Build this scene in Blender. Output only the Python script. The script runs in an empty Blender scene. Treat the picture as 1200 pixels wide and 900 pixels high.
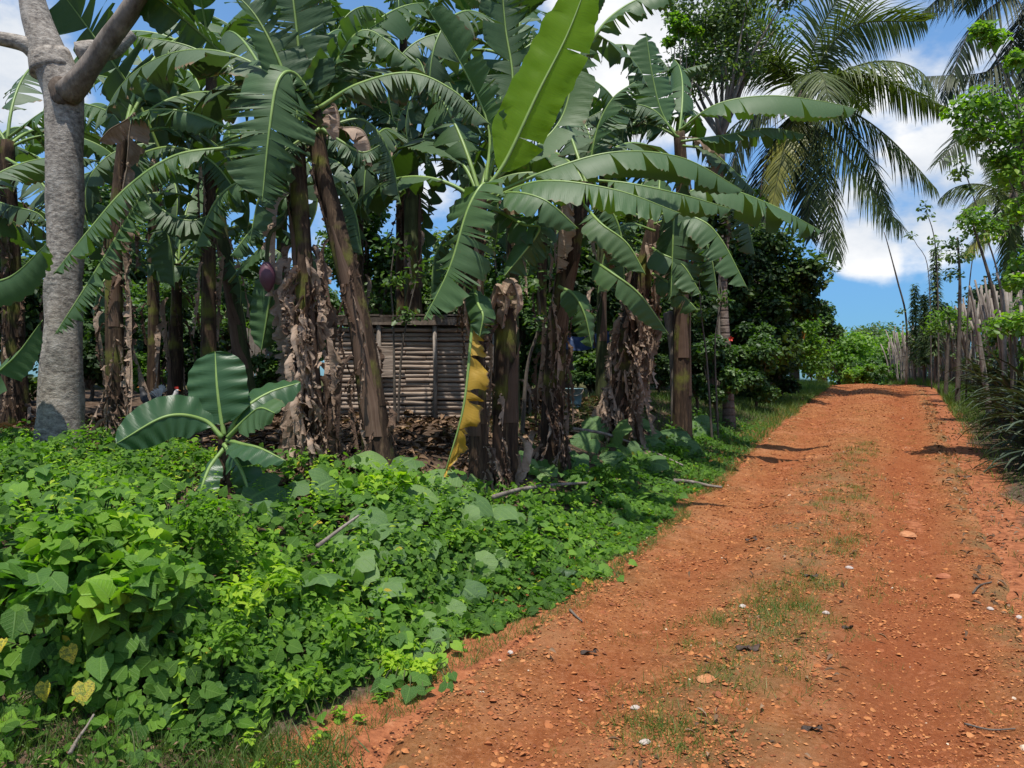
import bpy, math, random
import numpy as np
from math import radians, sin, cos, pi
from mathutils import Vector, Matrix

SC = bpy.context.scene
COL = SC.collection
random.seed(7)
RNG = np.random.default_rng(11)

# ------------------------------------------------------------------ camera
F = 906.0                      # focal length in pixels of the 1200 wide photograph
CZ = 1.6
cam_d = bpy.data.cameras.new('camera')
cam_d.sensor_width = 36.0
cam_d.lens = 36.0 * F / 1200.0
cam_d.clip_start = 0.05
cam_d.clip_end = 3000
cam = bpy.data.objects.new('camera', cam_d)
cam.location = (0, 0, CZ)
cam.rotation_euler = (radians(90), 0, 0)
COL.objects.link(cam)
SC.camera = cam

# ------------------------------------------------------------------ colour management, cycles
SC.view_settings.view_transform = 'Standard'
SC.view_settings.look = 'None'
SC.view_settings.gamma = 1.0
SC.view_settings.use_curve_mapping = False
SC.view_settings.exposure = 0.80
SC.cycles.max_bounces = 7
SC.cycles.diffuse_bounces = 3
SC.cycles.glossy_bounces = 2
SC.cycles.transmission_bounces = 4
SC.cycles.transparent_max_bounces = 8
SC.cycles.sample_clamp_indirect = 4.0
SC.cycles.use_denoising = True

# ------------------------------------------------------------------ sun and sky
SUN_EL, SUN_AZ = radians(73), radians(190)       # azimuth from +Y towards +X
sd = Vector((sin(SUN_AZ) * cos(SUN_EL), cos(SUN_AZ) * cos(SUN_EL), sin(SUN_EL)))
sl = bpy.data.lights.new('sun', 'SUN')
sl.energy = 3.3
sl.angle = radians(0.5)
sl.color = (1.0, 0.955, 0.88)
so = bpy.data.objects.new('sun', sl)
so.rotation_euler = sd.to_track_quat('Z', 'Y').to_euler()
so.location = (0, 0, 30)
COL.objects.link(so)

W = bpy.data.worlds.new('World')
SC.world = W
W.use_nodes = True
nt = W.node_tree
nt.nodes.clear()


def wn(t, **k):
    n = nt.nodes.new(t)
    for a, b in k.items():
        setattr(n, a, b)
    return n


def wmath(op, a, b=None, clamp=False):
    n = wn('ShaderNodeMath', operation=op)
    n.use_clamp = clamp
    for i, v in enumerate((a, b)):
        if v is None:
            continue
        if isinstance(v, (int, float)):
            n.inputs[i].default_value = v
        else:
            nt.links.new(v, n.inputs[i])
    return n.outputs[0]


out = wn('ShaderNodeOutputWorld')
bg = wn('ShaderNodeBackground')
bg.inputs['Strength'].default_value = 0.15
nt.links.new(bg.outputs[0], out.inputs[0])
sky = wn('ShaderNodeTexSky', sky_type='NISHITA', sun_disc=False)
sky.sun_elevation = SUN_EL
sky.sun_rotation = SUN_AZ
sky.air_density = 1.0
sky.dust_density = 0.4
sky.ozone_density = 2.0
hsv = wn('ShaderNodeHueSaturation')
hsv.inputs['Saturation'].default_value = 1.06
hsv.inputs['Value'].default_value = 0.76
stint = wn('ShaderNodeMixRGB', blend_type='MULTIPLY')
stint.inputs[0].default_value = 1
stint.inputs[2].default_value = (.78, .90, .96, 1)
nt.links.new(sky.outputs[0], stint.inputs[1])
tc = wn('ShaderNodeTexCoord')
sepz = wn('ShaderNodeSeparateXYZ')
nt.links.new(tc.outputs['Generated'], sepz.inputs[0])
hz = wn('ShaderNodeMapRange', interpolation_type='SMOOTHSTEP')
hz.inputs['From Min'].default_value = -.02
hz.inputs['From Max'].default_value = .42
nt.links.new(sepz.outputs[2], hz.inputs['Value'])
hmx = wn('ShaderNodeMixRGB')
nt.links.new(hz.outputs[0], hmx.inputs[0])
hmx.inputs[1].default_value = (.26, .42, .62, 1)
hmx.inputs[2].default_value = (1, 1, 1, 1)
hm2 = wn('ShaderNodeMixRGB', blend_type='MULTIPLY')
hm2.inputs[0].default_value = 1
nt.links.new(stint.outputs[0], hm2.inputs[1])
nt.links.new(hmx.outputs[0], hm2.inputs[2])
nt.links.new(hm2.outputs[0], hsv.inputs['Color'])
nz = wn('ShaderNodeTexNoise')
nz.inputs['Scale'].default_value = 5.5
nz.inputs['Detail'].default_value = 6
nz.inputs['Roughness'].default_value = 0.55
mpn = wn('ShaderNodeMapping')
mpn.inputs['Scale'].default_value = (1, 1, 1.8)
nt.links.new(tc.outputs['Generated'], mpn.inputs['Vector'])
nt.links.new(mpn.outputs[0], nz.inputs['Vector'])
nb = wn('ShaderNodeTexNoise')
nb.inputs['Scale'].default_value = 2.2
nb.inputs['Detail'].default_value = 3
nt.links.new(mpn.outputs[0], nb.inputs['Vector'])
CLOUDS = [((1012, 262), 4.4, .9), ((1095, 225), 5.5, .95), ((1170, 190), 7, .9), ((770, 40), 9.5, 1.0),
          ((930, 20), 9, .8), ((1080, 60), 8, .7), ((10, 85), 6, 1.0), ((385, 235), 4.4, .62), ((530, 205), 4.2, .62),
          ((640, 170), 4, .7), ((225, 95), 4, .55), ((1010, 140), 6, .35), ((530, 75), 2.4, .45), ((840, 130), 6, .6),
          ((-120, 120), 9, .9), ((1400, 150), 12, .8)]
dens = None
for (px, py), rad, w in CLOUDS:
    d = Vector((px - 600, F, 450 - py)).normalized()
    dp = wn('ShaderNodeVectorMath', operation='DOT_PRODUCT')
    nrm = wn('ShaderNodeVectorMath', operation='NORMALIZE')
    nt.links.new(tc.outputs['Generated'], nrm.inputs[0])
    nt.links.new(nrm.outputs[0], dp.inputs[0])
    dp.inputs[1].default_value = d
    mr = wn('ShaderNodeMapRange', interpolation_type='SMOOTHSTEP')
    mr.inputs['From Min'].default_value = cos(radians(rad * 1.12))
    mr.inputs['From Max'].default_value = cos(radians(rad * 0.25))
    mr.inputs['To Max'].default_value = w
    nt.links.new(dp.outputs['Value'], mr.inputs['Value'])
    dens = mr.outputs[0] if dens is None else wmath('MAXIMUM', dens, mr.outputs[0])
# fair-weather cloud field, cover raised beyond the view to whiten light in the shade
gen = wn('ShaderNodeMapRange')
gen.inputs['From Min'].default_value = 0.45
gen.inputs['From Max'].default_value = 0.62
gen.inputs['To Max'].default_value = 0.75
nt.links.new(nb.outputs[0], gen.inputs['Value'])
clear = None
for (px, py), rad in (((1030, 380), 9), ((330, 10), 13), ((560, 110), 9), ((80, 20), 6), ((180, 180), 9), ((700, 320), 14), ((1090, 330), 7)):
    d = Vector((px - 600, F, 450 - py)).normalized()
    dp = wn('ShaderNodeVectorMath', operation='DOT_PRODUCT')
    nt.links.new(nrm.outputs[0], dp.inputs[0])
    dp.inputs[1].default_value = d
    mr = wn('ShaderNodeMapRange', interpolation_type='SMOOTHSTEP')
    mr.inputs['From Min'].default_value = cos(radians(rad * 1.4))
    mr.inputs['From Max'].default_value = cos(radians(rad * 0.7))
    nt.links.new(dp.outputs['Value'], mr.inputs['Value'])
    clear = mr.outputs[0] if clear is None else wmath('MAXIMUM', clear, mr.outputs[0])
dens = wmath('MAXIMUM', dens, wmath('MULTIPLY', gen.outputs[0], wmath('SUBTRACT', 1.0, clear)))
d2 = wmath('ADD', dens, wmath('MULTIPLY', wmath('SUBTRACT', nz.outputs[0], 0.5), 2.3))
dm = wn('ShaderNodeMapRange', interpolation_type='SMOOTHSTEP')
dm.inputs['From Min'].default_value = 0.38
dm.inputs['From Max'].default_value = 0.85
nt.links.new(d2, dm.inputs['Value'])
crm = wn('ShaderNodeValToRGB')
crm.color_ramp.elements[0].position = .35
crm.color_ramp.elements[0].color = (2.5, 2.75, 3.1, 1)
crm.color_ramp.elements[1].position = .62
crm.color_ramp.elements[1].color = (4.0, 4.02, 4.05, 1)
nt.links.new(nz.outputs[0], crm.inputs[0])
mix = wn('ShaderNodeMixRGB')
nt.links.new(dm.outputs[0], mix.inputs[0])
nt.links.new(hsv.outputs[0], mix.inputs[1])
nt.links.new(crm.outputs[0], mix.inputs[2])
nt.links.new(mix.outputs[0], bg.inputs['Color'])


# ------------------------------------------------------------------ helpers: noise, meshes, objects
def _hash(ix, iy, seed):
    h = (ix.astype(np.int64) * 374761393 + iy.astype(np.int64) * 668265263 + seed * 144665) & 0xffffffff
    h = ((h ^ (h >> 13)) * 1274126177) & 0xffffffff
    return ((h ^ (h >> 16)) & 0xffff) / 65535.0


def vnoise(x, y, seed=0):
    x = np.asarray(x, float); y = np.asarray(y, float)
    ix = np.floor(x); iy = np.floor(y)
    fx = x - ix; fy = y - iy
    fx = fx * fx * (3 - 2 * fx); fy = fy * fy * (3 - 2 * fy)
    a = _hash(ix, iy, seed); b = _hash(ix + 1, iy, seed)
    c = _hash(ix, iy + 1, seed); d = _hash(ix + 1, iy + 1, seed)
    return (a * (1 - fx) + b * fx) * (1 - fy) + (c * (1 - fx) + d * fx) * fy


def fbm(x, y, seed=0, oct=4):
    s = 0; a = .5; f = 1
    for i in range(oct):
        s = s + a * vnoise(np.asarray(x) * f + 17 * i, np.asarray(y) * f + 9 * i, seed + i)
        a *= .5; f *= 2.03
    return s


def sstep(a, b, x):
    t = np.clip((np.asarray(x, float) - a) / (b - a), 0, 1)
    return t * t * (3 - 2 * t)


def mesh(name, V, quads=None, tris=None, uv=None, tint=None, mat=None, smooth=True):
    V = np.asarray(V, np.float32)
    me = bpy.data.meshes.new(name)
    q = np.zeros((0, 4), np.int32) if quads is None or len(quads) == 0 else np.asarray(quads, np.int32)
    t = np.zeros((0, 3), np.int32) if tris is None or len(tris) == 0 else np.asarray(tris, np.int32)
    me.vertices.add(len(V))
    me.vertices.foreach_set('co', V.ravel())
    loops = np.concatenate([q.ravel(), t.ravel()])
    me.loops.add(len(loops))
    me.loops.foreach_set('vertex_index', loops)
    n = len(q) + len(t)
    me.polygons.add(n)
    st = np.concatenate([np.arange(len(q)) * 4, len(q) * 4 + np.arange(len(t)) * 3]).astype(np.int32)
    me.polygons.foreach_set('loop_start', st)
    me.polygons.foreach_set('use_smooth', np.full(n, smooth, dtype=bool))
    if uv is not None:
        l = me.uv_layers.new(name='UVMap')
        l.data.foreach_set('uv', np.asarray(uv, np.float32)[loops].ravel())
    if tint is not None:
        a = me.attributes.new('tint', 'FLOAT', 'POINT')
        a.data.foreach_set('value', np.asarray(tint, np.float32))
    me.update(calc_edges=True)
    if mat:
        me.materials.append(mat)
    return me


def ob(name, me, parent=None, loc=(0, 0, 0), kind=None):
    o = bpy.data.objects.new(name, me)
    o.location = loc
    if parent:
        o.parent = parent
    if kind:
        o['kind'] = kind
    COL.objects.link(o)
    return o


def tag(o, label, cat, group=None):
    o['label'] = label
    o['category'] = cat
    if group:
        o['group'] = group
    return o


def thing(name, label, cat, loc, group=None):
    o = bpy.data.objects.new(name, None)
    o.empty_display_size = .2
    o.location = loc
    COL.objects.link(o)
    return tag(o, label, cat, group)


class MB:
    """collects several shapes into one mesh"""
    def __init__(s):
        s.V = []; s.Q = []; s.T = []; s.U = []; s.C = []; s.n = 0

    def add(s, V, Q=None, T=None, U=None, C=None):
        V = np.asarray(V, float)
        s.V.append(V)
        if Q is not None and len(Q): s.Q.append(np.asarray(Q) + s.n)
        if T is not None and len(T): s.T.append(np.asarray(T) + s.n)
        s.U.append(np.zeros((len(V), 2)) if U is None else np.asarray(U))
        s.C.append(np.full(len(V), random.random()) if C is None else np.broadcast_to(C, (len(V),)))
        s.n += len(V)
        return s

    def mesh(s, name, mat, smooth=True, off=(0, 0, 0)):
        return mesh(name, np.concatenate(s.V) - np.asarray(off, float), np.concatenate(s.Q) if s.Q else None,
                    np.concatenate(s.T) if s.T else None, np.concatenate(s.U), np.concatenate(s.C), mat, smooth)


def spline(pts, n):
    P = np.asarray(pts, float)
    if len(P) == 2:
        P = np.array([P[0], P[0] * .5 + P[1] * .5, P[1]])
    E = np.vstack([2 * P[0] - P[1], P, 2 * P[-1] - P[-2]])
    o = []
    for i in range(1, len(E) - 2):
        t = np.linspace(0, 1, 24, endpoint=False)[:, None]
        a, b, c, d = E[i - 1], E[i], E[i + 1], E[i + 2]
        o.append(.5 * ((2 * b) + (c - a) * t + (2 * a - 5 * b + 4 * c - d) * t ** 2 + (3 * b - a - 3 * c + d) * t ** 3))
    o.append(P[-1:])
    D = np.vstack(o)
    s = np.concatenate([[0], np.cumsum(np.linalg.norm(np.diff(D, axis=0), axis=1))])
    q = np.linspace(0, s[-1], n)
    return np.stack([np.interp(q, s, D[:, k]) for k in range(3)], 1), s[-1]


def nrmz(v):
    return v / np.maximum(np.linalg.norm(v, axis=-1, keepdims=True), 1e-9)


def frames(P, nh=None):
    T = nrmz(np.gradient(P, axis=0))
    n = np.array([0, 0, 1.0]) if nh is None else np.asarray(nh, float)
    N = np.zeros_like(P)
    if np.linalg.norm(n - n.dot(T[0]) * T[0]) < .05:
        n = np.array([1.0, .2, 0])
    for i in range(len(P)):
        n = n - n.dot(T[i]) * T[i]
        n = n / max(np.linalg.norm(n), 1e-6)
        N[i] = n
    return T, N, np.cross(T, N)


def tube(mb, P, R, seg=8, ridge=0, seed=0, cap=True, C=None, bump=0):
    P = np.asarray(P, float)
    n = len(P)
    R = np.broadcast_to(R, (n,)).astype(float)
    T, N, S = frames(P, (1, .13, .07))
    a = np.linspace(0, 2 * pi, seg, endpoint=False)
    L = np.concatenate([[0], np.cumsum(np.linalg.norm(np.diff(P, axis=0), axis=1))])
    rr = R[:, None] * np.ones((1, seg))
    if ridge:
        rr = rr * (1 + ridge * (vnoise(np.arange(seg)[None, :] * 1.7 + 0 * L[:, None], L[:, None] * .8, seed) - .5) * 2)
    if bump:
        rr = rr * (1 + bump * (vnoise(np.cos(a)[None, :] * 1.6 + 5 + 0 * L[:, None], L[:, None] * 4 + np.sin(a)[None, :] * 1.6, seed + 3) - .5) * 2)
    V = P[:, None] + rr[..., None] * (np.cos(a)[None, :, None] * N[:, None] + np.sin(a)[None, :, None] * S[:, None])
    V = V.reshape(-1, 3)
    i, j = np.meshgrid(np.arange(n - 1), np.arange(seg), indexing='ij')
    j2 = (j + 1) % seg
    Q = np.stack([i * seg + j, i * seg + j2, (i + 1) * seg + j2, (i + 1) * seg + j], -1).reshape(-1, 4)
    U = np.stack([np.tile(np.arange(seg) / seg, n), np.repeat(L, seg)], 1)
    Tt = None
    if cap:
        V = np.vstack([V, P[-1] + T[-1] * R[-1] * .3, P[0] - T[0] * R[0] * .3])
        U = np.vstack([U, [0.5, L[-1]], [.5, 0]])
        k = np.arange(seg)
        b = (n - 1) * seg
        Tt = np.vstack([np.stack([b + k, b + (k + 1) % seg, np.full(seg, n * seg)], 1),
                        np.stack([(k + 1) % seg, k, np.full(seg, n * seg + 1)], 1)])
    mb.add(V, Q, Tt, U, C)
    return mb


def box(mb, c, s, rz=0, C=None, rx=0, jit=0):
    v = np.array([[x, y, z] for x in (-.5, .5) for y in (-.5, .5) for z in (-.5, .5)]) * np.asarray(s, float)
    if jit:
        v = v + (np.random.default_rng(int(abs(c[0] * 997 + c[2] * 313) * 10) + 1).random(v.shape) - .5) * jit
    M = np.array(Matrix.Rotation(rz, 3, 'Z') @ Matrix.Rotation(rx, 3, 'Y'))
    v = v @ M.T + np.asarray(c, float)
    q = [[0, 1, 3, 2], [4, 6, 7, 5], [0, 4, 5, 1], [2, 3, 7, 6], [0, 2, 6, 4], [1, 5, 7, 3]]
    return mb.add(v, q, None, np.array([[p[0], p[2]] for p in v]), C)


def scatter(mb, tpl, pos, nrm, yaw, scale, tint):
    tv, tq, tt, tu = tpl
    pos = np.asarray(pos, float); n = len(pos)
    if n == 0:
        return mb
    z = nrmz(np.asarray(nrm, float))
    ref = np.where(np.abs(z[:, 2:3]) > .9, np.array([[1.0, 0, 0]]), np.array([[0, 0, 1.0]]))
    a = nrmz(np.cross(ref, z)); b = np.cross(z, a)
    x = np.cos(yaw)[:, None] * a + np.sin(yaw)[:, None] * b
    y = np.cross(z, x)
    sc = np.asarray(scale, float)
    sc = np.broadcast_to(sc, (n,))[:, None, None]
    V = pos[:, None] + sc * (tv[None, :, 0:1] * x[:, None] + tv[None, :, 1:2] * y[:, None] + tv[None, :, 2:3] * z[:, None])
    k = len(tv)
    offs = (np.arange(n) * k)[:, None, None]
    Q = (np.asarray(tq)[None] + offs).reshape(-1, 4) if len(tq) else None
    T = (np.asarray(tt)[None] + offs).reshape(-1, 3) if len(tt) else None
    return mb.add(V.reshape(-1, 3), Q, T, np.tile(tu, (n, 1)), np.repeat(tint, k))


# ------------------------------------------------------------------ terrain functions
HY = np.array([-60, 0, 3, 5, 8, 11, 14, 17.5, 21, 25, 28, 31, 36, 45, 60, 90, 150, 400, 900], float)
HZ = np.array([-.4, 0, .01, .1, .28, .5, .76, 1.03, 1.27, 1.5, 1.58, 1.56, 1.3, .6, -.3, -1.4, -2.5, -3, -3], float)


def hroad(y):
    y = np.asarray(y, float)
    s = 0
    for dy in (-1.2, -.6, 0, .6, 1.2):
        s = s + np.interp(y + dy, HY, HZ)
    return s / 5


def road_bend(y): return .06 * np.clip(np.asarray(y, float) - 24, 0, 40) ** 1.6


def eL(y): return .5 * np.asarray(y, float) - 2.3 - road_bend(y)
def eR(y): return .5 * np.asarray(y, float) + .9 - road_bend(y)


def G(x, y):
    x = np.asarray(x, float); y = np.asarray(y, float)
    uL = eL(y) - x; uR = x - eR(y)
    z = hroad(y) + .57 * sstep(-.05, 2.8, uL) * (1 - .75 * sstep(13, 20, y)) + .012 * np.clip(uL, 0, 12)
    z = z + .32 * sstep(.3, 2.2, uR) + .5 * sstep(2.0, 6, uR)
    off = np.clip(np.maximum(uL, uR), 0, 1)
    z = z + .10 * (fbm(x * .9, y * .9, 3, 4) - .5) * off
    return z


def gz(x, y): return float(G(x, y))


def P3(px, py, d):
    return np.array([(px - 600) / F * d, d, CZ + (450 - py) / F * d])


def base_at(px, d, sink=.05):
    x = (px - 600) / F * d
    return np.array([x, d, gz(x, d) - sink])


# ------------------------------------------------------------------ materials
def new_mat(name):
    m = bpy.data.materials.new(name)
    m.use_nodes = True
    t = m.node_tree
    t.nodes.clear()
    o = t.nodes.new('ShaderNodeOutputMaterial')
    return m, t, o


class NB:
    def __init__(s, t): s.t = t

    def n(s, ty, ins=None, **k):
        n = s.t.nodes.new(ty)
        for a, b in k.items(): setattr(n, a, b)
        for a, b in (ins or {}).items():
            if hasattr(b, 'is_linked'): s.t.links.new(b, n.inputs[a])
            else: n.inputs[a].default_value = (*b, 1) if isinstance(b, tuple) and len(b) == 3 and n.inputs[a].type == 'RGBA' else b
        return n

    def noise(s, scale, detail=4, vec=None, rough=.55, dist=0):
        n = s.n('ShaderNodeTexNoise', {'Scale': scale, 'Detail': detail, 'Roughness': rough, 'Distortion': dist})
        if vec is not None: s.t.links.new(vec, n.inputs['Vector'])
        return n.outputs[0]

    def ramp(s, fac, stops, interp='LINEAR'):
        r = s.n('ShaderNodeValToRGB', {0: fac})
        e = r.color_ramp
        e.interpolation = interp
        while len(e.elements) < len(stops): e.elements.new(.5)
        for i, (p, c) in enumerate(stops):
            e.elements[i].position = p
            e.elements[i].color = (*c, 1) if len(c) == 3 else c
        return r.outputs[0]

    def mix(s, f, a, b, mode='MIX'):
        n = s.n('ShaderNodeMixRGB', {0: f}, blend_type=mode)
        for i, v in ((1, a), (2, b)):
            if hasattr(v, 'is_linked'): s.t.links.new(v, n.inputs[i])
            else: n.inputs[i].default_value = (*v, 1)
        return n.outputs[0]

    def math(s, op, a, b=0.0, clamp=False):
        n = s.n('ShaderNodeMath', {0: a, 1: b}, operation=op)
        n.use_clamp = clamp
        return n.outputs[0]

    def mapping(s, vec, scale=(1, 1, 1)):
        m = s.n('ShaderNodeMapping', {'Scale': scale})
        s.t.links.new(vec, m.inputs['Vector'])
        return m.outputs[0]

    def bump(s, h, strength=.4, dist=.02):
        return s.n('ShaderNodeBump', {'Height': h, 'Strength': strength, 'Distance': dist}).outputs[0]

    def maprange(s, v, a, b, c=0., d=1.):
        return s.n('ShaderNodeMapRange', {'Value': v, 'From Min': a, 'From Max': b, 'To Min': c, 'To Max': d}).outputs[0]


def leafy_bsdf(b, o, col, tcol, rough, tr, bump=None, spec=.5):
    p = b.n('ShaderNodeBsdfPrincipled', {'Base Color': col, 'Roughness': rough, 'Specular IOR Level': spec})
    tl = b.n('ShaderNodeBsdfTranslucent', {'Color': tcol})
    if bump is not None:
        b.t.links.new(bump, p.inputs['Normal'])
    ms = b.n('ShaderNodeMixShader', {0: tr})
    b.t.links.new(p.outputs[0], ms.inputs[1])
    b.t.links.new(tl.outputs[0], ms.inputs[2])
    b.t.links.new(ms.outputs[0], o.inputs[0])


def m_banana(name, top, top2, under, trans, tr=.35, rough=.38, dead=0.0):
    m, t, o = new_mat(name)
    b = NB(t)
    uv = b.n('ShaderNodeUVMap').outputs[0]
    sx = b.n('ShaderNodeSeparateXYZ', {0: uv})
    oi = b.n('ShaderNodeObjectInfo').outputs['Random']
    comb = b.n('ShaderNodeCombineXYZ', {0: sx.outputs[0], 1: sx.outputs[1], 2: b.math('MULTIPLY', oi, 13.0)}).outputs[0]
    vein = b.noise(1.0, 3, b.mapping(comb, (85, 1.2, 1)))
    patch = b.noise(1.0, 4, b.mapping(comb, (5, 1.6, 1)))
    col = b.mix(b.maprange(patch, .35, .65), top, top2)
    col = b.mix(b.math('MULTIPLY', b.maprange(vein, .35, .7), .5), col, tuple(min(1, c * 1.9 + .005) for c in top))
    col = b.mix(b.math('MULTIPLY', b.math('SUBTRACT', oi, .4, True), .5), col, tuple(min(1, c * 1.5) for c in under))
    geo = b.n('ShaderNodeNewGeometry').outputs['Backfacing']
    col = b.mix(b.math('MULTIPLY', geo, .75), col, under)
    av = b.math('ABSOLUTE', sx.outputs[1])
    edge = b.math('ADD', av, b.math('MULTIPLY', b.math('SUBTRACT', b.noise(1.0, 4, b.mapping(comb, (9, 2, 1))), .5), .55))
    eb = b.maprange(edge, 1.02 - dead, 1.12 - dead)
    brown = b.mix(vein, (.14, .075, .03), (.24, .16, .08))
    col = b.mix(eb, col, brown)
    spots = b.maprange(b.noise(1.0, 2, b.mapping(comb, (26, 9, 1))), .74, .78)
    col = b.mix(b.math('MULTIPLY', spots, .7), col, (.16, .11, .04))
    tcol = b.mix(eb, trans, (.12, .07, .02))
    tcol = b.mix(b.maprange(vein, .3, .7, .1, .75), tcol, tuple(c * .55 for c in trans))
    bp = b.bump(vein, .35, .006)
    leafy_bsdf(b, o, col, tcol, rough, tr, bp, .38)
    return m


def m_dead(name, c1, c2, c3):
    m, t, o = new_mat(name)
    b = NB(t)
    uv = b.n('ShaderNodeUVMap').outputs[0]
    oi = b.n('ShaderNodeObjectInfo').outputs['Random']
    vein = b.noise(1.0, 3, b.mapping(uv, (60, 2.0, 1)))
    tcn = b.n('ShaderNodeTexCoord').outputs['Object']
    pt = b.noise(5, 4, tcn)
    col = b.mix(b.maprange(pt, .3, .7), c1, c2)
    col = b.mix(b.math('MULTIPLY', b.maprange(vein, .4, .7), .55), col, c3)
    col = b.mix(b.math('MULTIPLY', oi, .55), col, tuple(c * .4 for c in c1))
    leafy_bsdf(b, o, col, c2, .75, .12, b.bump(vein, .6, .01), .25)
    return m


def m_tint(name, stops, rough=.45, tr=.3, tmul=1.6, spec=.45, veins=False):
    m, t, o = new_mat(name)
    b = NB(t)
    at = b.n('ShaderNodeAttribute', attribute_name='tint').outputs['Fac']
    oi = b.n('ShaderNodeObjectInfo').outputs['Random']
    col = b.ramp(at, stops)
    pn = b.noise(14, 3, b.n('ShaderNodeTexCoord').outputs['Object'])
    col = b.mix(b.maprange(pn, .3, .7, 0, .4), col, b.mix(1.0, col, (1.6, 1.45, 1.0), 'MULTIPLY'))
    bp = None
    if veins:
        uv = b.n('ShaderNodeUVMap').outputs[0]
        sx = b.n('ShaderNodeSeparateXYZ', {0: uv})
        a = b.math('ABSOLUTE', sx.outputs[1])
        mid = b.maprange(a, .0, .045, 1, 0)
        w = b.math('SINE', b.math('MULTIPLY', b.math('SUBTRACT', sx.outputs[0], b.math('MULTIPLY', a, .55)), 42.0))
        vn = b.math('MAXIMUM', mid, b.math('MULTIPLY', b.maprange(w, .75, 1.), .55))
        col = b.mix(b.math('MULTIPLY', vn, .4), col, (.22, .36, .09))
        bp = b.bump(b.math('ADD', vn, b.noise(25, 2, uv)), .4, .01)
    if name.startswith('yellowed'):
        sp = b.noise(16, 4, b.n('ShaderNodeTexCoord').outputs['Object'], .7)
        col = b.mix(b.maprange(sp, .52, .60), col, (.16, .07, .02))
        col = b.mix(b.maprange(b.noise(4, 3, b.n('ShaderNodeTexCoord').outputs['Object']), .48, .6, 0, .7), col, (.10, .17, .025))
    tcol = b.mix(1.0, col, (tmul * 1.25, tmul * 1.5, tmul * .35), 'MULTIPLY')
    leafy_bsdf(b, o, col, tcol, rough, tr, bp, spec)
    return m


def m_bark(name, c1, c2, c3, scale=8, stretch=(1, 1, .25), strength=.7, ring=0, moss=None):
    m, t, o = new_mat(name)
    b = NB(t)
    g = b.n('ShaderNodeTexCoord').outputs['Object']
    a = b.noise(scale, 6, b.mapping(g, stretch), .65)
    a2 = b.noise(scale * 5, 4, b.mapping(g, stretch))
    p = b.noise(scale * .25, 3, g)
    col = b.ramp(a, [(.3, c1), (.52, c2), (.72, c3)])
    col = b.mix(b.math('MULTIPLY', b.maprange(a2, .5, .7), .5), col, c1)
    col = b.mix(b.maprange(p, .5, .7, 0, .6), col, c3)
    if moss is not None:
        col = b.mix(b.maprange(b.noise(2.3, 4, g), .52, .62, 0, .85), col, moss)
    h = b.math('ADD', a, b.math('MULTIPLY', a2, .4))
    if ring:
        z = b.n('ShaderNodeSeparateXYZ', {0: g}).outputs[2]
        w = b.math('SINE', b.math('ADD', b.math('MULTIPLY', z, ring), b.math('MULTIPLY', a, 2.0)))
        col = b.mix(b.maprange(w, .5, 1, 0, .65), col, c1)
        h = b.math('SUBTRACT', h, b.maprange(w, .4, 1, 0, .8))
    pr = b.n('ShaderNodeBsdfPrincipled', {'Base Color': col, 'Roughness': .85, 'Specular IOR Level': .25, 'Normal': b.bump(h, strength, .02)})
    t.links.new(pr.outputs[0], o.inputs[0])
    return m


def m_flat(name, c1, c2, scale=12, rough=.7, spec=.3):
    m, t, o = new_mat(name)
    b = NB(t)
    g = b.n('ShaderNodeTexCoord').outputs['Object']
    a = b.noise(scale, 5, g)
    oi = b.n('ShaderNodeObjectInfo').outputs['Random']
    col = b.mix(b.maprange(a, .35, .65), c1, c2)
    col = b.mix(b.math('MULTIPLY', oi, .35), col, tuple(x * .5 for x in c1))
    pr = b.n('ShaderNodeBsdfPrincipled', {'Base Color': col, 'Roughness': rough, 'Specular IOR Level': spec, 'Normal': b.bump(a, .3, .01)})
    t.links.new(pr.outputs[0], o.inputs[0])
    return m


M = {}
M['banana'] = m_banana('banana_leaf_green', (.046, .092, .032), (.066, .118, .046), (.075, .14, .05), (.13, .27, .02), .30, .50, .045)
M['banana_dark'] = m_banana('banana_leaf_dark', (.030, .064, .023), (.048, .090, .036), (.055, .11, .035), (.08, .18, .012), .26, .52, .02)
M['banana_ragged'] = m_banana('banana_leaf_ragged', (.042, .078, .040), (.07, .11, .06), (.085, .135, .06), (.10, .19, .03), .25, .55, .12)
M['banana_lime'] = m_banana('banana_leaf_young', (.155, .30, .012), (.20, .35, .016), (.14, .28, .012), (.50, .72, .01), .70, .38, -.1)
M['banana_yellow'] = m_banana('banana_leaf_yellowing', (.40, .24, .02), (.52, .30, .02), (.42, .26, .03), (.6, .33, .01), .3, .5, .12)
M['sucker'] = m_banana('banana_leaf_sucker', (.022, .064, .026), (.032, .084, .034), (.05, .11, .04), (.08, .22, .02), .28, .36, -.1)
M['midrib'] = m_flat('banana_midrib', (.16, .26, .055), (.24, .34, .09), 6, .45, .4)
M['midrib_brown'] = m_flat('dry_midrib', (.16, .11, .07), (.26, .2, .13), 8, .8)
M['dead'] = m_dead('dry_banana_leaf', (.27, .175, .115), (.45, .325, .235), (.56, .44, .34))
M['dead_dark'] = m_dead('rotting_banana_leaf', (.085, .048, .03), (.17, .105, .068), (.26, .175, .12))
M['stem'] = m_bark('banana_stem', (.014, .008, .005), (.052, .031, .018), (.15, .098, .055), 9, (3, 3, .3), .9, 0, (.13, .14, .02))
M['stem_green'] = m_bark('banana_stem_green', (.022, .024, .010), (.055, .068, .024), (.115, .13, .05), 7, (3, 3, .2), .4)
M['bark_pale'] = m_bark('pale_smooth_bark', (.085, .07, .06), (.31, .27, .225), (.50, .45, .39), 17, (1.0, 1.0, 1.7), .7)
M['bark'] = m_bark('rough_brown_bark', (.05, .036, .026), (.12, .09, .068), (.21, .17, .135), 10)
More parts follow.
